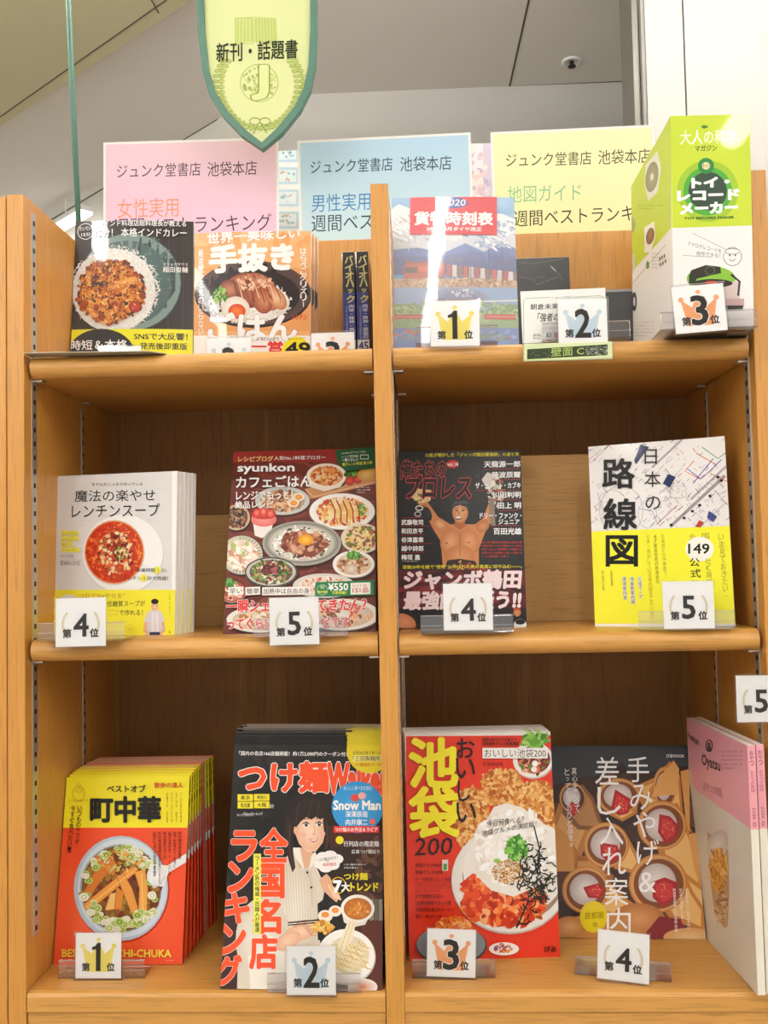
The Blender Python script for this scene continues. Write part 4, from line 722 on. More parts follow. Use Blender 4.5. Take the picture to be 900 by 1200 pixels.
a.line([(404, 470), (409, 500), (400, 505)], 2.5, '#d69a7c'); a.ell(404, 506, 6, 3, '#dfa58a'); a.poly([(386, 524), (403, 528), (422, 522), (415, 535), (403, 539), (392, 535)][::-1], '#c9606a'); a.poly([(390, 527), (403, 530), (418, 525), (412, 532), (396, 533)][::-1], '#ffffff')
a.poly([(300, 440), (292, 520), (300, 600), (318, 660), (330, 640), (318, 560), (322, 470)], '#33241e'); a.poly([(448, 430), (466, 500), (456, 590), (444, 600), (448, 520), (440, 450)], '#33241e'); a.line([(308, 470), (306, 560), (320, 640)], 3, '#5a4034'); a.line([(457, 460), (458, 560)], 3, '#5a4034'); a.ell(360, 508, 16, 10, '#f0b8a2', '#f3b0a0'); a.ell(438, 504, 12, 10, '#f0b8a2', '#f3b0a0')
# hands
a.ell(350, 900, 70, 34, SKIN, SK2, -18); a.ell(300, 935, 56, 34, SKIN, SK2, -30)
for k in range(4): a.ell(392 + k * 6, 868 + k * 13, 34 - k * 3, 8, SK3, SK2, -12 + k * 4)
a.ell(350, 865, 30, 9, SK3, SK2, -25); a.line([(300, 862), (560, 838)], 6, '#171212'); a.line([(300, 872), (540, 850)], 5, '#241a18'); a.poly([(425, 690), (455, 665), (470, 680), (490, 740), (505, 765), (495, 780), (470, 760), (440, 730)], SKIN)
for k in range(4): a.line([(462 + k * 9, 708 + k * 4), (488 + k * 8, 762 + k * 3)], 7, SK2)
# dishes
a.poly([(420, 790), (420, 930), (500, 955), (520, 800)], '#1a1614'); a.ell(450, 835, 30, 24, '#f6eadb'); a.ell(450, 830, 15, 11, '#e8761a', '#ffab40'); a.ell(490, 815, 26, 22, '#f6eadb'); a.ell(490, 812, 14, 11, '#e8761a', '#ffab40'); a.blobs(440, 880, 36, 22, 30, 6, 16, ['#e8b04a', '#f2d07a', '#c9862c'], 93)
a.poly([(515, 810), (525, 860), (560, 880), (610, 870), (645, 800)], '#e9e4da'); a.ell(580, 805, 68, 56, '#f4efe6'); a.ell(580, 806, 56, 44, '#b8641c', '#e39a44'); a.blobs(580, 806, 48, 36, 40, 3, 9, ['#d98a34', '#c26f22', '#efb060'], 94)
a.ell(535, 1000, 118, 112, '#d6cfc4'); a.ell(533, 996, 115, 109, '#f8f6f1', '#ffffff'); a.ell(545, 990, 82, 76, '#e3d6b8', '#efe2c0')
for k in range(46): x = 480 + (k * 37) % 125; y = 930 + (k * 23) % 105; a.line([(x, y), (x + 14, y + 20), (x + 34, y + 22 + (k % 5))], 4, ['#f2dc98', '#e2bf6a', '#f8ecc0', '#d9b058'][k % 4])
a.poly([(540, 860), (575, 850), (560, 930), (520, 980), (500, 960)], '#f4e8cc'); a.line([(552, 856), (510, 970)], 4, '#e2c98a'); a.line([(566, 856), (530, 975)], 4, '#e8d49a'); a.ell(600, 1120, 60, 34, '#efeae0', '#d97a3a')
# lettering
a.text('「国内の名店166店舗掲載！約1万2,000円のクーポン付き', 104, 172, 548, 190, WH, .02, None, 4)
RD, OW = '#fa5526', (WH, .03)
a.text('つけ麺', 106, 218, 462, 336, RD, .06, OW, 0); a.text('Walker', 462, 226, 700, 340, RD, .08, OW, 4)
a.ell(628, 170, 92, 92, '#f3e228'); a.rect(560, 190, 680, 214, '#fbf08a'); a.text('全国28店舗で食べる', 560, 172, 672, 186, '#333', .01); a.text('「三田製麺所」', 562, 192, 680, 212, '#333', .012); a.text('つけ麺無料クーポン', 562, 220, 690, 234, '#d94a1c', .02)
for (x, y, s_) in ((98, 346, '東京'), (164, 345, '神奈川'), (98, 376, '名古屋'), (164, 375, '大阪')): a.rect(x, y, x + 62, y + 27, '#f3e228'); a.text(s_, x + 12, y + 5, x + 50, y + 22, '#222', .03)
a.text('ほか', 228, 385, 244, 402, WH); a.text('ウォーカームック', 122, 418, 198, 430, WH, .012); a.tiny(95, 424, 198, 444, 1, 12, '#ddd', 5, .5)
a.vtext('全国名店', 250, 480, 1050, 116, RD, .055, (WH, .015), dx=-55); a.vtext('ランキング', 132, 492, 1115, 104, RD, .06, (WH, .012), dx=-75)
a.poly([(162, 585), (192, 585), (192, 905), (162, 905)][::-1], '#f3ee5a'); a.vtext('ラーメン界の権威・百麺人が厳選', 177, 592, 900, 20, '#2a2622', .02)
a.ell(580, 398, 104, 104, '#2f9be0', '#45aeea'); a.text('おいしい食べ方を直伝！', 524, 312, 640, 330, '#cdeaf8', .012, None, 0); a.ell(570, 360, 18, 15, '#e2504a'); a.ell(598, 352, 16, 14, '#f2b8b0'); a.text('Snow Man', 484, 372, 672, 408, WH, .05, ('#1a7ac0', .02)); a.text('深澤辰哉', 532, 414, 620, 438, WH, .02); a.text('向井康二', 532, 446, 620, 470, WH, .02); a.ell(640, 456, 12, 12, '#e86a5a')
a.rect(484, 474, 666, 500, '#e8382c'); a.text('つけ麺のお作法＆ラビア', 490, 479, 660, 496, WH, .02); a.ell(508, 530, 16, 16, '#f3e228'); a.text('行列店の限定麺', 524, 534, 666, 556, WH, .012); a.text('広島つけ麺巡り', 556, 568, 668, 584, WH, .01)
a.ell(440, 600, 26, 22, '#f6f2ee'); for_ = [(470, 592), (495, 606), (480, 630), (452, 640), (432, 626)]
for x, y in for_: a.ell(x, y, 28, 20, '#f6f2ee')
a.text('つけ麺大好き！', 422, 600, 500, 614, '#555', .012, None, -4, 0, -5); a.text('本誌特集頁', 440, 622, 494, 636, '#d94a5a', .02, None, -3)
a.tiny(525, 624, 612, 650, 2, 9, WH, 7, .6); a.text('つけ麺', 526, 662, 620, 690, '#f3e228', .04); a.ring(502, 712, 30, 32, 3.5, '#f3c828'); a.text('7', 484, 694, 514, 740, WH, .06); a.text('大', 516, 700, 548, 736, WH, .05); a.text('トレンド', 552, 702, 662, 734, '#f3e228', .05)
def plain_spine(r, fr_, t): pass
ramen = book('noodle_guide', 'black noodle guide with a woman in a cream blouse eating, front copy', 'magazine', fr, W, H, .0075, a, GLOSS, 0, spine_col='#8d8781', spine_side=1)
copies(ramen, 9, .0076, ['%s black noodle guide counted from the front of its stack' % k for k in ORD[:9]], .3098, 'black noodle guides stacked on the bottom shelf', .0055, 9, dx=.0002, pz=(-.1185, .0067, .0023, .3098, -.0126, .2016, .2966), end=.0)
# ---------------------------------------------------------------- red food guide
fr, W, H = pose(.1145, .0936, .0884, .1074, -.0069, .1999, .2916, Z3 + .0005)
a = Art(fr, W, H, (450, 830, 3.427), '#e8341c'); a.edge = '#e9e4dc'
a.rect(60, 60, 720, 112, '#f2ece6'); a.rect(88, 112, 720, 1020, '#ea3a1e', -4); a.rect(60, 90, 88, 1060, '#f0d8cc')
a.ell(600, 210, 82, 74, '#c9c4bc'); a.ell(598, 206, 80, 72, '#f4f1ea'); a.ell(602, 206, 66, 56, '#7a3a24'); a.blobs(602, 215, 60, 44, 90, 5, 13, ['#a8382a', '#d9785a', '#7a2a1c', '#e8b094', '#6a8a3a'], 101); a.blobs(612, 130, 50, 24, 60, 7, 18, ['#6ba83a', '#8cc64e', '#4a8a2a', '#a8d86c'], 102); a.ell(606, 222, 12, 12, '#fff'); a.ell(602, 245, 12, 11, '#f6f0e6')
FRY = ['#d98a3c', '#eeb060', '#c26f28', '#f6cc88', '#b3601f', '#e39a48', '#f0bd74']
for cx, cy, rx, ry, s_ in ((475, 320, 85, 75, 1), (610, 370, 90, 80, 2), (350, 400, 70, 80, 3), (345, 480, 60, 80, 4), (650, 440, 50, 60, 6)): a.ell(cx, cy, rx * .95, ry * .95, '#c87c34', '#e8a858'); a.blobs(cx, cy, rx, ry, 330, 5, 14, FRY, 110 + s_, 1.7)
a.ell(505, 690, 236, 216, '#c9bfb4'); a.ell(505, 684, 234, 214, '#ece7e0', '#f8f5f0'); a.ell(520, 670, 206, 190, '#9c8a78', '#b8a898')
a.ell(520, 650, 204, 185, '#f3efe8', '#e8e0d4')
a.blobs(480, 780, 160, 90, 420, 9, 26, ['#e8501c', '#f27a38', '#d23a12', '#f6944e', '#b82c0e', '#ee6428', '#f8b078'], 120, 1.5); a.blobs(350, 730, 40, 60, 60, 7, 18, ['#e8501c', '#d23a12', '#f27a38'], 121)
a.poly([(350, 590), (362, 500), (410, 450), (440, 395), (490, 380), (560, 400), (610, 450), (680, 480), (700, 520), (700, 640), (600, 720), (520, 755), (430, 730), (370, 670)], '#f1ebe2'); a.ell(520, 540, 150, 130, '#efe8de', '#fffdf8'); a.ell(450, 610, 90, 90, '#ece4d8', '#fbf7f0'); a.blobs(520, 560, 160, 150, 160, 8, 24, ['#ffffff', '#f6f1ea', '#e6dccf', '#fbf8f3'], 122)
a.blobs(500, 655, 66, 50, 420, 2, 5, ['#d9a45c', '#b87c34', '#e8c080', '#9a6222', '#f0d09a'], 123); a.blobs(530, 560, 44, 44, 130, 4, 13, ['#5fa83a', '#86c855', '#3d8526', '#a6dc78', '#4d962e'], 124); a.ell(452, 610, 14, 8, '#8cc65a')
rr = random.Random(5)
for i in range(130):
    x, y = 610 + rr.gauss(0, 38), 690 + rr.gauss(0, 62); t_ = rr.uniform(0, 6.28); q = rr.uniform(15, 44); a.line([(x, y), (x + q * .5 * math.cos(t_), y + q * .5 * math.sin(t_)), (x + q * math.cos(t_ + .5), y + q * math.sin(t_ + .5))], rr.uniform(3, 7), rr.choice(['#16140f', '#2a281c', '#1f1d14', '#34301e']), 1e-6)
a.line([(600, 470), (622, 560), (618, 640)], 5, '#1c1a12'); a.line([(580, 770), (530, 880)], 6, '#1c1a12')
a.ell(270, 950, 142, 80, '#4a4440'); a.ell(268, 945, 138, 76, '#8d949a', '#6f767c'); a.blobs(280, 885, 80, 48, 200, 5, 14, ['#f08a3a', '#e86a20', '#f8b470', '#d95a18'], 126, 2.2)
a.ell(480, 963, 60, 26, '#f6f2ec'); a.blobs(480, 960, 40, 16, 60, 3, 7, ['#c94a2a', '#e8b070', '#6a4a8a', '#e8934a'], 127)
a.text('池', 104, 122, 292, 312, '#fbee28', .045); a.text('袋', 104, 318, 296, 512, '#fbee28', .045); a.text('200', 120, 520, 270, 590, '#2a1010', .006, None, -4, 8)
for i, ch in enumerate('おいしい'): a.text(ch, (290, 288, 296, 290)[i], (120, 200, 292, 378)[i], (362, 364, 344, 368)[i], (198, 280, 372, 456)[i], '#22100c', .012)
a.text('話題の新店から定番まで―', 392, 118, 544, 132, '#2a0c08', .02); a.text('池袋最新グルメ情報満載', 392, 134, 540, 148, '#2a0c08', .02); a.rect(394, 158, 655, 200, '#fbf9f5'); a.text('おいしい池袋200', 402, 162, 648, 196, '#2a1a18', .004); a.text('ぴあMOOK', 394, 213, 478, 231, '#3a100c', .012)
a.text('今日何食べる？', 412, 448, 560, 476, '#2a1c18', .006, None, -18, 0, 0); a.text('池袋グルメの決定版！', 392, 490, 610, 514, '#2a1c18', .006, None, -42)
for i, (s_, w_) in enumerate((('池袋グルメMAP', 104), ('池袋グルメ24時', 110), ('テーマ別おいしいお店', 146))): a.text(s_, 124, 620 + i * 28, 124 + w_, 636 + i * 28, '#5a0c08', .02)
a.tiny(124, 694, 268, 738, 4, 22, '#8a1a10', 6, .55)
for i, (s_, w_) in enumerate((('ロサ会館の名店へ', 112), ('2大飲み屋街でのんべ道', 142), ('池袋が誇る魚王のラーメン', 152), ('東口・西口ランチ', 104))): a.text(s_, 126, 744 + i * 27, 126 + w_, 760 + i * 27, '#5a0c08', .02)
a.rect(233, 606, 256, 650, '#e6e0d8'); a.rect(237, 622, 252, 648, '#5a9a4a'); a.text('ぴあ', 640, 952, 690, 976, '#1a0c08', .03)
ike = book('food_guide', 'red food guide with a big bowl of rice topped with grated radish, front copy', 'magazine', fr, W, H, .0085, a, GLOSS, 0, spine_col='#dcd7d0', spine_side=1)
copies(ike, 4, .0088, ['%s red food guide counted from the front of its stack' % k for k in ORD[:4]], .1074, 'red food guides stacked on the bottom shelf', .001, 4, dx=-.0006, pz=(.1145, .0936, .0884, .1074, -.0069, .1999, .2916), end=.0)
# ---------------------------------------------------------------- gift guide
fr, W, H = pose(.3187, .1598, -.0313, .2648, -.0027, .2041, .2563, Z3 + .0005)
a = Art(fr, W, H, (640, 830, 3.242), '#3a3f46'); a.poly([(0, 300), (150, 260), (400, 240), (640, 200), (640, 900), (0, 900)][::-1], '#3c2620'); a.blobs(330, 600, 320, 340, 150, 20, 70, ['#4a2e24', '#5e3826', '#33201b', '#6e4429', '#40261e'], 130)
def cone(cx, cy, rx, ry, tail, berry=None, shade=0):
    c1_, c2_, c3_ = ('#c98238', '#efbc74', '#8a4c22') if not shade else ('#8a5a34', '#b88450', '#5a3420')
    a.poly(tail, c1_); mx, my = sum(p[0] for p in tail) / len(tail), sum(p[1] for p in tail) / len(tail); a.poly([(mx + (p[0] - mx) * .72, my + (p[1] - my) * .78) for p in tail], c2_)
    a.ell(cx, cy, rx * 1.12, ry * 1.12, c1_, None); a.ell(cx, cy, rx * 1.05, ry * 1.06, '#dba060', c2_); a.ell(cx + 2, cy + 2, rx * .95, ry * .95, c3_, '#6a3418'); a.ell(cx - 3, cy - 2, rx * .72, ry * .74, '#c4b4b0', '#f6efec')
    if berry:
        a.poly(berry, '#b3232a'); bx, by = sum(p[0] for p in berry) / len(berry), sum(p[1] for p in berry) / len(berry); a.poly([(bx + (p[0] - bx) * .7, by + (p[1] - by) * .7) for p in berry], '#d63a3c'); a.blobs(bx, by, 26, 30, 26, 1.5, 2.6, ['#f0b060', '#8f141c'], int(cx))
for pts_, c_, h_ in (([(20, 440), (60, 330), (130, 300), (190, 420), (120, 600), (20, 620)], '#c08040', '#e0a662'), ([(330, 300), (420, 260), (470, 200), (500, 300), (470, 420), (380, 400)], '#c8863e', '#ecb466'), ([(480, 560), (560, 500), (605, 640), (615, 860), (520, 760)], '#d2924a', '#efbd78'), ([(100, 560), (180, 560), (260, 640), (200, 720), (90, 660)], '#a8682f', '#cf9250')):
    a.poly(pts_[::-1], c_); mx = sum(p[0] for p in pts_) / len(pts_); my = sum(p[1] for p in pts_) / len(pts_); a.poly([(mx + (p[0] - mx) * .7, my + (p[1] - my) * .7) for p in pts_][::-1], h_)
cone(450, 300, 40, 70, [(380, 330), (450, 220), (485, 198), (510, 260), (520, 400), (560, 480), (500, 420), (440, 360)]); a.poly([(510, 240), (545, 230), (545, 480), (530, 420)], '#e0a058')
a.poly([(400, 340), (430, 260), (486, 200), (505, 230), (500, 330), (450, 330)], '#e8ac62')
cone(100, 340, 46, 52, [(60, 400), (70, 290), (140, 290), (180, 340), (215, 440), (240, 470), (120, 460)], [(82, 372), (96, 355), (122, 366), (118, 400), (98, 410)], 1); a.ell(60, 560, 60, 60, '#b8743a', '#e0a460'); a.poly([(20, 430), (100, 500), (110, 620), (20, 620)], '#d9984e')
cone(275, 335, 74, 62, [(200, 330), (350, 330), (345, 400), (290, 430), (230, 400)], [(262, 308), (246, 380), (275, 408), (310, 400), (330, 350)])
cone(440, 445, 84, 84, [(390, 380), (500, 360), (545, 470), (600, 600), (600, 700), (520, 640), (430, 560)], [(430, 402), (424, 470), (455, 518), (495, 492), (504, 446), (470, 410)])
cone(228, 520, 78, 78, [(160, 470), (300, 470), (350, 560), (380, 640), (260, 610)], [(204, 510), (208, 560), (245, 592), (285, 562), (270, 520)])
a.poly([(540, 480), (575, 470), (600, 640), (600, 720), (560, 600)], '#e0a058'); cone(425, 665, 100, 100, [(340, 600), (510, 590), (560, 700), (615, 780), (615, 860), (470, 800)], [(400, 660), (405, 720), (445, 756), (500, 720), (495, 660), (450, 642)])
cone(150, 690, 80, 80, [(80, 640), (220, 640), (300, 720), (420, 800), (380, 870), (200, 800)], [(140, 680), (160, 720), (205, 722), (225, 690), (200, 664)]); a.ell(350, 800, 100, 60, '#b87038', '#dfa060'); a.poly([(45, 870), (60, 800), (240, 770), (420, 880)], '#c98a4a'); a.poly([(380, 850), (430, 790), (510, 800), (540, 880), (400, 890)], '#8a1c20'); a.ell(545, 870, 100, 36, '#dba060', '#f0c68c'); a.ell(90, 830, 60, 40, '#c07c3e', '#e8b06c')
a.vtext('手みやげ', 342, 180, 600, 92, WH, .004, dx=50); a.text('&', 352, 622, 418, 700, WH, .004)
a.vtext('差し入れ案内', 226, 180, 868, 98, WH, .004, dx=54)
a.vtext('真心をこめて', 105, 224, 396, 21, WH, 0, dx=14); a.vtext('とっておきのひと品を。', 78, 228, 532, 21, WH, 0, dx=18); a.text('ぴあMOOK', 456, 174, 524, 188, WH, .02); a.ell(180, 792, 52, 60, '#f3d91e'); a.text('首都圏', 146, 776, 218, 802, '#8a7a10', .01, None, -4); a.text('版', 176, 812, 196, 830, '#8a7a10', .01)
for k, (s_, y0, y1) in enumerate((('おもわず唸ってしまう手みやげ', 684, 840), ('絶対喜ばれる差し入れ集', 684, 800), ('銀座東京駅差し入れ名品三百選', 684, 850))): a.vtext(s_, 534 - k * 24, y0, y1, 12, WH, .01, dx=8)
gift = book('gift_guide', 'dark gift guide covered with strawberry filled cookie cones, front copy', 'magazine', fr, W, H, .0075, a, GLOSS, 0, spine_col='#3a3d42', spine_side=1)
copies(gift, 2, .0078, ['middle copy of the dark cookie cone gift guide', 'rearmost copy of the dark cookie cone gift guide'], .2648, 'dark cookie cone gift guides on the bottom shelf', .001, 2)
# ---------------------------------------------------------------- pink sweets magazines standing sideways at the right
fr, W, H = pose(.4261, .098, -1.5192, .0007, .0169, .2254, .294, Z3 + .0005)
PK = '#f2a9b4'
a = Art(fr, W, H, (640, 830, 3.242), '#dcd7c6'); a.edge = '#e9e3d8'
a.poly([(500, 0), (860, 60), (860, 520), (792, 470), (560, 305)][::-1], PK)
a.poly([(612, 470), (655, 500), (692, 540), (696, 700), (690, 830), (676, 836), (640, 780), (622, 640)][::-1], '#c4a070'); a.ell(652, 520, 38, 60, '#c8bfb4', '#ece6dc', 15); a.blobs(655, 615, 32, 80, 160, 4, 12, ['#e8a63c', '#d48a22', '#f4c468', '#b8741c'], 141, 3, 75); a.blobs(668, 760, 20, 60, 60, 4, 10, ['#b98a5c', '#d6b48c', '#8f6238'], 142)
a.ring(620, 142, 12, 22, 4, '#3a2028'); a.text('&', 613, 128, 628, 158, '#3a2028', .04, None, 6); a.text('Oyatsu', 592, 172, 662, 226, '#3a2028', .03, None, 26); a.text('Premium', 540, 88, 580, 116, '#3a2028', .02, None, 26); a.tiny(668, 160, 745, 240, 5, 15, '#8f5560', 8, .5)
a.text('おやつの時間。', 598, 276, 672, 312, '#a8606c', .01, None, 30); a.tiny(556, 134, 575, 150, 2, 5, '#a8606c', 8, .5)
def pink_spine(r, fr_, t):
    b_ = Art(fr_, t, H, None, '#efeadb'); tm = t * 1000; b_.rect(-1, -1, tm + 1, 100, PK); b_.vtext('おやつ', tm / 2, 6, 24, tm * .6, '#6a3040', .012); b_.vtext('おやつの時間', tm / 2, 30, 56, tm * .5, '#8f4a58'); b_.vtext('特別編集', tm / 2, 74, 88, tm * .5, '#8f4a58'); b_.ring(tm / 2, 94, 1.6, 2.4, .7, '#6a3040')
    b_.build('spine', PRINT, r, loc=lambda x, z, d: (W / 2 + d, x, z))
pink = book('sweets_magazine', 'pink and cream sweets magazine standing sideways at the right wall, outermost copy', 'magazine', fr, W, H, .0095, a, GLOSS, 0, spine=pink_spine, spine_col='#efeadb', pages=PAGES, spine_side=1)
pc = pink.copy(); C.objects.link(pc); pc.matrix_world = Matrix.Translation((.0118, .004, -.0)) @ pink.matrix_local
for ch in pink.children: q_ = ch.copy(); C.objects.link(q_); q_.parent = pc
pc['label'] = 'second pink sweets magazine, pushed between the first copy and the right wall'; pink['group'] = pc['group'] = 'pink sweets magazines beside the right wall'
# ---------------------------------------------------------------- two wrapped volumes, spine out
p0 = atY(401, 289.5, .19)
def wrapped(px, lab, n45):
    x = atY(px, 289, .19).x; t = thing('paperback', lab, 'book', 'two wrapped paperbacks seen by their spines'); t.location = (x, .19, Z1 - .0115); Wd, Hh, Dp = .0172, .194, .10
    box('pages', .0008, Wd - .0008, .001, Dp, .0004, Hh - .0004, PAGEC, t); cm = mat('navy_cover_stock', (.02, .03, .12), .35, coat=.5)
    box('back_cover', 0, .0007, .0006, Dp + .001, 0, Hh, cm, t); box('front_cover', Wd - .0007, Wd, .0006, Dp + .001, 0, Hh, cm, t)
    b_ = Art(Matrix.Identity(4), Wd, Hh, None, '#101a3c'); b_.rect(-1, -1, 20, 28, '#1a2030'); b_.rect(-1, 60, 20, 132, '#24349a')
    b_.vtext('バイオハック', 9.2, 5, 76, 12.5, '#e4da8a', .05, ('#0c1024', .03), dx=2); b_.vtext('肉体・精神・頭脳の', 12, 78, 130, 8, '#e9ecf4', .02); b_.vtext('パフォーマンスを変える最新科学', 5, 80, 130, 4, '#b9c2e6')
    b_.rect(-1, 131, 20, 200, '#f2f0ec'); b_.text('45', 1.6, 134, 15.6, 146, '#22328f', .04); b_.vtext('井口', 8.6, 152, 172, 8, '#6a6a78'); b_.vtext('晃', 8.6, 174, 184, 8, '#6a6a78')
    b_.build('spine', GLOSS, t, loc=lambda a_, b2, d_: (a_, -d_, b2)); 
    bm = bmesh.new(); addbox(bm, -.0008, Wd + .0008, -.0016, Dp + .0016, -.0002, Hh + .0008, .0012); bmobj('plastic_wrap', bm, SLEEVE, t)
wrapped(401, 'left wrapped navy paperback with yellow spine lettering beside the orange cookbook', 0); wrapped(417, 'right wrapped navy paperback next to the bookcase divider', 1)
# ---------------------------------------------------------------- dark shrink wrapped book and the grey box behind the display cards
DK = mat('charcoal_cover', (.06, .062, .066), .6, coat=.05); DK2 = mat('charcoal_box', (.06, .062, .066), .55, coat=.2)
xr = atY(666.5, 302, .235).x; zt = atY(666.5, 302, .235).z; fr = frame(xr - .064, .228, Z1 + .0005, 0, .03, 0); W, H = .128, zt - Z1
t = thing('paperback', 'charcoal shrink-wrapped book between the blue timetable and the grey box', 'book', None, fr)
box('front_cover', -W / 2, W / 2, 0, .0006, 0, H, DK, t); box('back_cover', -W / 2, W / 2, .0194, .02, 0, H, DK, t); box('pages', -W / 2 + .001, W / 2 - .001, .0007, .0193, .0004, H - .001, PAGES, t); box('spine', W / 2 - .0009, W / 2, .0007, .0193, 0, H, DK, t)
bm = bmesh.new(); addbox(bm, -W / 2 - .001, W / 2 + .001, -.0016, .0212, -.0002, H + .001, .0015); bmobj('plastic_wrap', bm, clearmat('wrap_film', (.97, .97, .97), .015, .2, .2), t)
cr = Art(fr, W, H, (590, 270, 5.625)); WR = '#9a9a9c'
for pts in ([(105, 305), (150, 318), (185, 322), (215, 350), (222, 362), (262, 345), (330, 318), (372, 305), (395, 335)], [(105, 215), (200, 222), (300, 205), (400, 190)], [(240, 432), (258, 402), (268, 398)], [(310, 240), (345, 275), (375, 300)], [(200, 320), (255, 305), (270, 322)]): cr.line(pts, 2.2, WR)
cr.line([(312, 240), (345, 272)], 6, '#d8d8d8'); cr.build('wrap_crease', MATTE, t, loc=lambda x, z, d: (x - W / 2, -.0018 - d, z))
p_ = atY(669, 341, .21); q_ = atY(738, 339, .21); t = thing('storage_box', 'low dark grey box standing behind the second place card and green toy box', 'box'); t.location = (p_.x + .041, .21, Z1)
box('body', -.04, .062, 0, .07, .0002, p_.z - Z1, DK2, t, .001); box('lid_edge', -.0405, .0625, -.0006, .0706, p_.z - Z1 - .0035, p_.z - Z1 + .0005, mat('grey_edge', (.30, .30, .31), .5), t, .0005)
# ---------------------------------------------------------------- green toy box
a0 = atY(777.7, 136.7, -.021); a1 = atY(870.7, 133.3, -.021); x0, x1, zt = .3583, .4550, .5185; YF, YB2 = -.021, .205; bz = Z1 + .0032
t = thing('toy_box', 'tall lime green and white toy box at the right end of the top shelf', 'box', None, frame((x0 + x1) / 2, YF, bz, 0, 0, -.018)); W = x1 - x0; H = zt - bz
inv_ = t.matrix_local.copy()
CW = mat('box_card', (.72, .72, .70), .5, coat=.2); LG = '#cbe034'
box('carton', -W / 2, W / 2, .0006, YB2 - YF, 0, H, CW, t)
a = Art(inv_, W, H, (600, 130, 3), '#f4f4f2'); a.poly([(500, -20), (860, -20), (860, 402), (500, 414)][::-1], LG)
a.text('大人の科学', 592, 68, 790, 118, '#f3f6dc', .02, None, -4); a.text('マガジン', 644, 122, 720, 142, '#4a5a1a', .04, None, -2); a.ell(676, 56, 10, 6, '#4a7a2a'); a.rect(672, 52, 688, 60, '#4a7a2a')
for r_, c_ in ((108, '#a3cb2c'), (86, '#4fb03c'), (68, '#2f4a38')): a.ell(688, 282, r_, r_ * 1.0, c_)
a.ell(682, 193, 28, 28, '#1f8a3c'); a.ell(682, 193, 14, 13, '#e3dca8'); a.text('キット', 670, 186, 694, 200, '#5a6a2a', .02)
a.text('トイ・', 634, 238, 762, 270, '#ffffff', .09, None, -6); a.text('レコード', 584, 282, 796, 316, '#ffffff', .09, None, -6); a.text('メーカー', 594, 326, 792, 362, '#ffffff', .09, None, -6); a.text('TOY RECORD MAKER', 606, 374, 780, 382, '#2a5a1c', .06, None, -4)
a.line([(635, 430), (770, 496)], 1.5, '#8a8a88'); a.line([(600, 508), (700, 514)], 1.5, '#8a8a88'); a.text('アナログレコードを', 618, 458, 736, 474, '#555', .01, None, 28); a.text('自作できる！', 650, 492, 732, 508, '#555', .01, None, 10)
a.ring(775, 512, 32, 32, 2, '#333'); a.ell(775, 496, 30, 14, '#f4f4f2'); a.ring(775, 494, 26, 10, 2, '#333'); a.ell(765, 508, 3, 3, '#333'); a.ell(785, 508, 3, 3, '#333'); a.ring(775, 520, 9, 7, 2, '#333', a0=0, a1=180)
a.ell(700, 590, 86, 44, '#8cc63c'); a.rect(636, 600, 800, 700, '#dcc8c4'); a.ell(706, 606, 70, 15, '#26241f'); a.ell(700, 604, 22, 7, '#d43a2c'); a.poly([(622, 580), (630, 560), (680, 542), (732, 548), (735, 570), (650, 590), (640, 612), (622, 612)][::-1], '#2a2a20'); a.ring(696, 562, 16, 14, 3, '#5a6a2a')
a.line([(770, 575), (800, 600), (795, 650)], 8, '#2a2826'); a.rect(740, 660, 816, 690, '#c9a8a8'); a.rect(745, 684, 812, 702, '#3a3634'); a.rect(560, 768, 880, 800, '#e8e8ec', 0)
a.text('キットの完成形', 612, 690, 700, 706, '#999')
a.build('front_panel', GLOSS, t)
D_ = YB2 - YF; Hs = H
fl = inv_ @ Matrix(((0, 1, 0, -W / 2), (-1, 0, 0, D_ / 2), (0, 0, 1, 0), (0, 0, 0, 1)))
a = Art(fl, D_, Hs, (600, 130, 3), '#eeeeea'); a.poly([(380, 0), (560, -60), (560, 412), (400, 590), (380, 590)][::-1], '#c3d83a')
a.poly([(470, 190), (510, 140), (524, 200), (512, 285), (478, 318), (466, 260)], '#e8e6dc'); a.ell(492, 232, 22, 54, '#8a8468', '#a8a288', 8); a.ell(492, 232, 6, 13, '#e8e4cc', None, 8); a.ell(418, 400, 16, 30, '#a8b060', '#8a9050'); a.ring(408, 440, 12, 36, 3, '#7a8440')
a.poly([(465, 410), (500, 388), (504, 440), (488, 496), (466, 498)], '#f3f0ea'); a.ell(486, 440, 14, 30, '#6a4a3a', '#a87a60', 10); a.poly([(410, 520), (432, 500), (432, 560), (412, 590)], '#d8d4c4'); a.ell(418, 550, 6, 22, '#3a3a30'); a.tiny(440, 330, 530, 350, 2, 14, '#5a6a20', 9, .5); a.ell(430, 670, 9, 34, '#3a3a3c'); a.ell(430, 670, 4, 16, '#e8e8e4'); a.ell(477, 542, 6, 14, '#4a8a3a'); a.tiny(492, 500, 520, 560, 5, 6, '#666', 9, .4); a.tiny(420, 740, 500, 800, 5, 9, '#888', 3, .4)
for x, y in ((520, 520), (528, 515), (536, 510), (522, 540), (531, 535), (540, 528)): a.ell(x, y, 3, 7, '#5a5a4a')
a.line([(412, 620), (540, 470)], 2, '#9aa28a')
a.build('side_panel', PRINT, t, loc=lambda x, z, d: (-W / 2 - d, (D_ - x), z) if False else (-W / 2 - d, D_ / 2 + (D_ / 2 - x), z))
b_ = Art(Matrix.Identity(4), W, D_, None, '#c6c2bc'); b_.text('GAKKEN', 20, 8, 60, 16, '#7a8a3a', .05); b_.rect(62, 6, 90, 14, '#8a4a4a'); b_.build('bottom_panel', MATTE, t, loc=lambda x, y, d: (x - W / 2, D_ - y, -.00005 - d * .3))
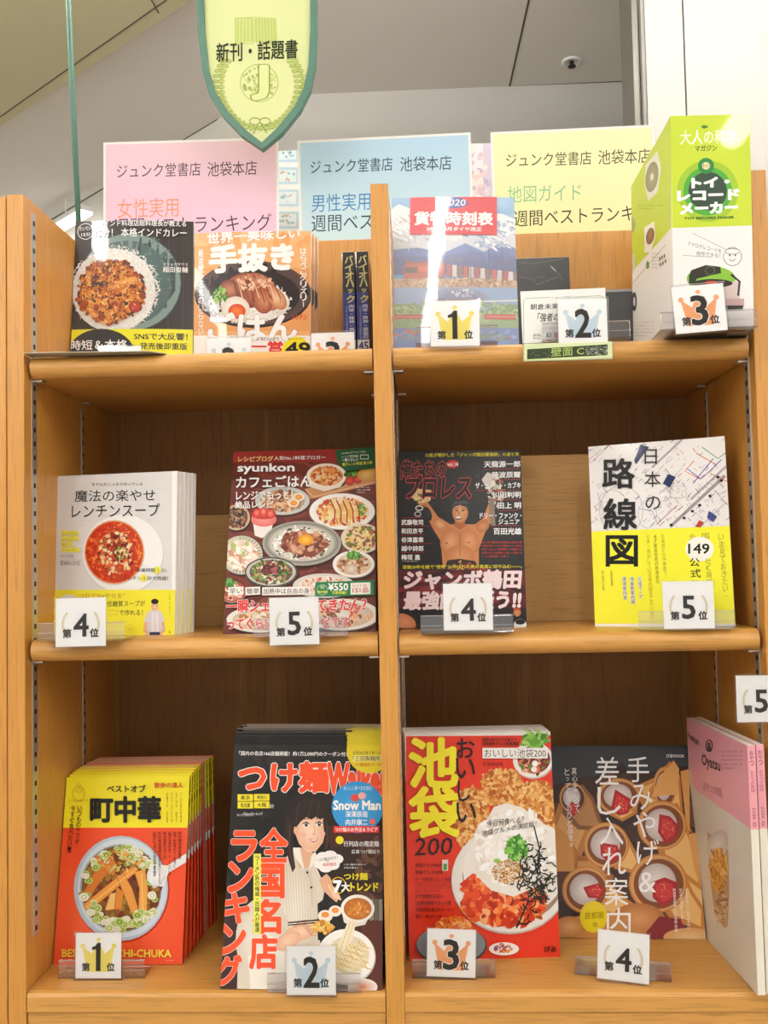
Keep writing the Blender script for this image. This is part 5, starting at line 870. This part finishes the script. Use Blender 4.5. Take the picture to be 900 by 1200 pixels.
# ---------------------------------------------------------------- hand written card and wall number plate
fr = frame(.2305, .012, Z1 + .0006, 0, .06, .012); W, H = .1075, .068
t = thing('comment_card', 'white handwritten comment card with green border behind the number plate', 'card', None, fr); a = Art(fr, W, H, (590, 270, 5.625), '#f3f3ef'); G_ = '#8fb59a'
a.line([(135, 800), (132, 460), (150, 448), (310, 442)], 4, G_); a.line([(465, 440), (640, 430), (655, 440), (660, 800)], 4, G_); a.text('ジュンク堂書店', 318, 436, 458, 450, '#9ab8a4', .02, None, -4)
a.text('朝倉未来', 178, 486, 362, 524, '#2a2a2a', .02, None, -6); a.text('「強者の流儀」', 222, 545, 470, 602, '#2a2a2a', .018, None, -4, 6); a.text('だだ!', 196, 682, 246, 716, '#2a2a2a', .02); a.rect(258, 648, 372, 742, '#ffffff', -4); a.frameline(258, 645, 372, 742, 2, '#b8b8b8'); a.text('1', 284, 672, 296, 704, '#6aa8b0', .03); a.text('3', 300, 672, 316, 704, '#5aa0a8', .03); a.text('6', 334, 668, 352, 706, '#e8808a', .04); a.line([(290, 728), (318, 732)], 3, '#d84a4a')
a.build('card_sheet', MATTE, t, backing=.0006)
p0, p1 = atY(613.3, 404, -.004), atY(717.8, 401, -.004); W = (p1 - p0).length; H = .0225; fr = frame((p0.x + p1.x) / 2, -.0035, p0.z - H + .0015, 0, 0, .0)
t = thing('number_plate', 'dark green wall section plate clipped on the right top shelf edge', 'sign', None, fr)
bm = bmesh.new(); addbox(bm, -W / 2, W / 2, 0, .004, 0, H, .0015); bmobj('holder', bm, mat('pale_green_holder', (.55, .62, .38), .4), t)
a = Art(fr, W, H, (590, 270, 5.625)); a.poly([(152, 778), (690, 745), (690, 828), (152, 856)][::-1], '#d8e8a0'); a.poly([(156, 784), (686, 751), (686, 822), (156, 850)][::-1], '#3a4630')
a.text('壁面 C', 314, 776, 530, 832, '#a9c46a', .02, None, -12); rr = random.Random(3)
for i in range(150): x, y = rr.uniform(535, 682), rr.uniform(765, 822); a.line([(x, y), (x + rr.uniform(3, 14), y + rr.uniform(-3, 3))], rr.uniform(1, 2.4), rr.choice(['#c8ccc0', '#8a9084', '#e2e6da']), 1e-6)
for i in range(26): x, y = rr.uniform(170, 300), rr.uniform(784, 842); a.line([(x, y), (x + rr.uniform(3, 14), y + rr.uniform(-2, 2))], 2, '#8a9a78', 1e-6)
a.build('plate_face', MATTE, t)
# ---------------------------------------------------------------- place cards and clear stands
GOLD, LBLUE, ORNG = '#f6e67a', '#cfe2ee', '#f5ae78'
def rank_art(fr, n, W=.06, H=.057):
    a = Art(fr, W, H, None); a.K = 1.0; a.rect(-1, -1, 61, 60, '#ffffff'); a.edge = '#f4f4f4'
    if n <= 3:
        c = (GOLD, LBLUE, ORNG)[n - 1]
        a.poly([(11, 17), (8.5, 17.5), (15, 49), (45, 49), (51.5, 17.5), (49, 17), (41, 26), (36, 27), (30, 12), (24, 27), (19, 26)][::-1] if False else [(15, 49), (45, 49), (51, 18), (49.5, 17.5), (38.5, 26.5), (30.6, 11), (29.4, 11), (21.5, 26.5), (10.5, 17.5), (9, 18)], c)
        a.ell(9.4, 16.4, 3.1, 3.1, c); a.ell(50.6, 16.4, 3.1, 3.1, c); a.ell(30, 8.2, 2.8, 2.4, c)
    else:
        for sg in (-1, 1):
            for k in range(13):
                an = math.radians(-38 + k * 6.6); x = 30 + sg * 21.5 * math.cos(an); y = 31 + 21 * math.sin(an); a.ell(x, y, 1.9, .55, '#d6c79c', None, sg * (-40) + (0 if sg > 0 else 0)); a.ell(x, y, 1.9, .55, '#e2d6b0', None, sg * 30)
    g = {1: (24, 14, 35, 48), 2: (21, 13, 39.5, 48), 3: (20.5, 13, 39, 48), 4: (22, 19, 39, 45), 5: (22.5, 18, 37.5, 45)}[n]
    if n == 1: a.poly([(26.8, 48), (33, 48), (33, 12.5), (28.6, 12.5), (25.5, 16.5), (21.5, 17.8), (21.5, 21.5), (26.8, 20.6)], '#2a2622')
    else: a.text(str(n), g[0], g[1], g[2], g[3], '#2a2622', .03, (WH, .02) if n == 3 else None)
    yb = 38.5 if n <= 3 else 37
    a.text('第', 8.6, yb - .6, 18.6, yb + 9.4, '#2a2622', .045); a.text('位', 41.4, yb - .6, 51.4, yb + 9.4, '#2a2622', .045); return a
def card(n, lab, px, py_top, py_bot, wpx, Y, roll=0, tilt=.1, yaw=0, cat='card', H=None):
    c = atY(px, py_bot, Y); s_ = wpx * (c - CAM).dot(CF) / F; H = H or s_ * .95; fr = frame(c.x, Y, c.z, yaw, tilt, roll)
    t = thing('place_card', lab, cat, 'ranking place cards', fr)
    a = rank_art(fr, n); k = s_ / .06; Hd = a.H
    a.build('card_sheet', MATTE, t, loc=lambda x, z, d: ((x - .03) * k, -d, (z - Hd) * k + H), backing=.0007)
    w_ = s_ / 2 + .0018; sl_ = obj('card_sleeve', [(-w_, -.0016, -.002), (w_, -.0016, -.002), (w_, -.0016, H + .002), (-w_, -.0016, H + .002), (-w_, .0018, -.002), (w_, .0018, -.002), (w_, .0018, H + .002), (-w_, .0018, H + .002)], [(0, 1, 2, 3), (5, 4, 7, 6), (1, 0, 4, 5), (2, 1, 5, 6), (0, 3, 7, 4), (3, 2, 6, 7)], SLEEVE, t)
    return t
def stand(lab, x, Y, z, w, yaw=0, h=.022, dep=.055, back=.0):
    t = thing('card_stand', lab, 'stand', 'clear acrylic card stands', frame(x, Y, z + .0006, yaw, 0, 0)); h2 = w / 2
    box('front_lip', -h2, h2, 0, .0022, .0022, h, ACRY, t, .0004); box('base', -h2, h2, 0, dep, 0, .0021, ACRY, t, .0003)
    box('lip_edge', -h2, h2, -.0002, .0024, h + .0001, h + .0011, ACRYE, t); box('lip_edge', -h2, h2, -.0003, .0001, h * .45, h * .45 + .0008, ACRYE, t); return t
TOPB = Z1
card(1, 'place card reading first with gold crown, before the dark curry cookbook', 139.8, 393.5, 411, 50.5, .135, tilt=.05, H=.0505).location.z = Z1 - .0105
card(2, 'place card reading second with blue crown, before the orange pork cookbook', 268, 386.4, 411, 52.4, .10, tilt=.05, H=.0495).location.z = Z1 - .0105
card(3, 'place card reading third with orange crown, before the wrapped navy paperbacks', 390, 380.5, 411, 51, .11, tilt=.05, H=.0555).location.z = Z1 - .0105
CS = [(1, 'place card reading first with gold crown, before the blue timetable', 533.5, 358.7, 405.6, 57.4, -.0005, -.01, 'clear stand under the blue timetable', .093, .004, Z1, .104, 0),
      (2, 'place card reading second with blue crown, above the green number plate', 683.5, 355.2, 403.5, 57.2, -.0005, -.012, 'clear stand under the charcoal wrapped book', .256, .004, Z1, .110, 0),
      (3, 'place card reading third with orange crown, on the lime green toy box', 822.5, 336, 389, 59.5, -.040, .05, 'clear stand in front of the lime green toy box', .397, -.034, Z1, .115, -.03),
      (4, 'place card reading fourth, before the white soup cookbook', 94.5, 706, 757.5, 59.5, -.020, .01, 'clear stand before the white soup cookbook', -.384, -.0165, Z2, .110, 0),
      (5, 'place card reading fifth, before the cafe recipe magazine', 345.3, 705, 755.5, 58.2, -.0085, .012, 'clear stand before the cafe recipe magazine', -.1105, -.005, Z2, .119, 0),
      (4, 'place card reading fourth, before the black wrestling magazine', 549, 688, 738.5, 57.5, -.0035, -.004, 'clear stand before the black wrestling magazine', .097, .0, Z2, .115, 0),
      (5, 'place card reading fifth, before the yellow banded map book', 808, 686, 736.5, 58, .0015, 0, 'clear stand before the yellow banded map book', .368, .0045, Z2, .116, -.06),
      (1, 'place card reading first with gold crown, before the red and yellow noodle stack', 115, 1094.3, 1146.5, 54, .0345, 0, 'clear stand before the red and yellow noodle stack', -.380, .0385, Z3, .112, 0),
      (2, 'place card reading second with blue crown, before the black noodle guide', 364.8, 1110.8, 1166, 57.9, -.0055, -.004, 'clear stand before the black noodle guide', -.101, -.0015, Z3, .115, 0),
      (3, 'place card reading third with orange crown, before the red food guide', 528.5, 1091, 1145, 57, .0335, -.04, 'clear stand before the red food guide', .0715, .0375, Z3, .105, 0),
      (4, 'place card reading fourth, before the dark cookie cone gift guide', 730, 1096.5, 1150, 59, .0215, -.045, 'clear stand before the dark cookie cone gift guide', .2825, .036, Z3, .118, -.2)]
DEP = {(3, Z1): .06, (5, Z2): .026, (1, Z3): .036, (2, Z3): .006, (3, Z3): .04}
for n, lab, px, y0, y1, wpx, Y, roll, sl_, sx, sy, sz, sw, syaw in CS:
    card(n, lab, px, y0, y1, wpx, Y, roll, .05, syaw)
    stand(sl_, sx, sy, sz, sw, syaw, dep=DEP.get((n, sz), .05))
# card clipped to the right panel of the bookcase
c_ = atY(893, 846, -.012); fr = frame(c_.x, -.012, c_.z, 0, 0, .01); t = card(5, 'place card reading fifth, fixed on the right bookcase panel at the frame edge', 893, 797, 846, 57, -.0135, .0, 0)
box('fixing_pad', -.001, .02, .0018, .0125, .02, .034, ACRYE, t)
bpy.data.objects.remove(_to)
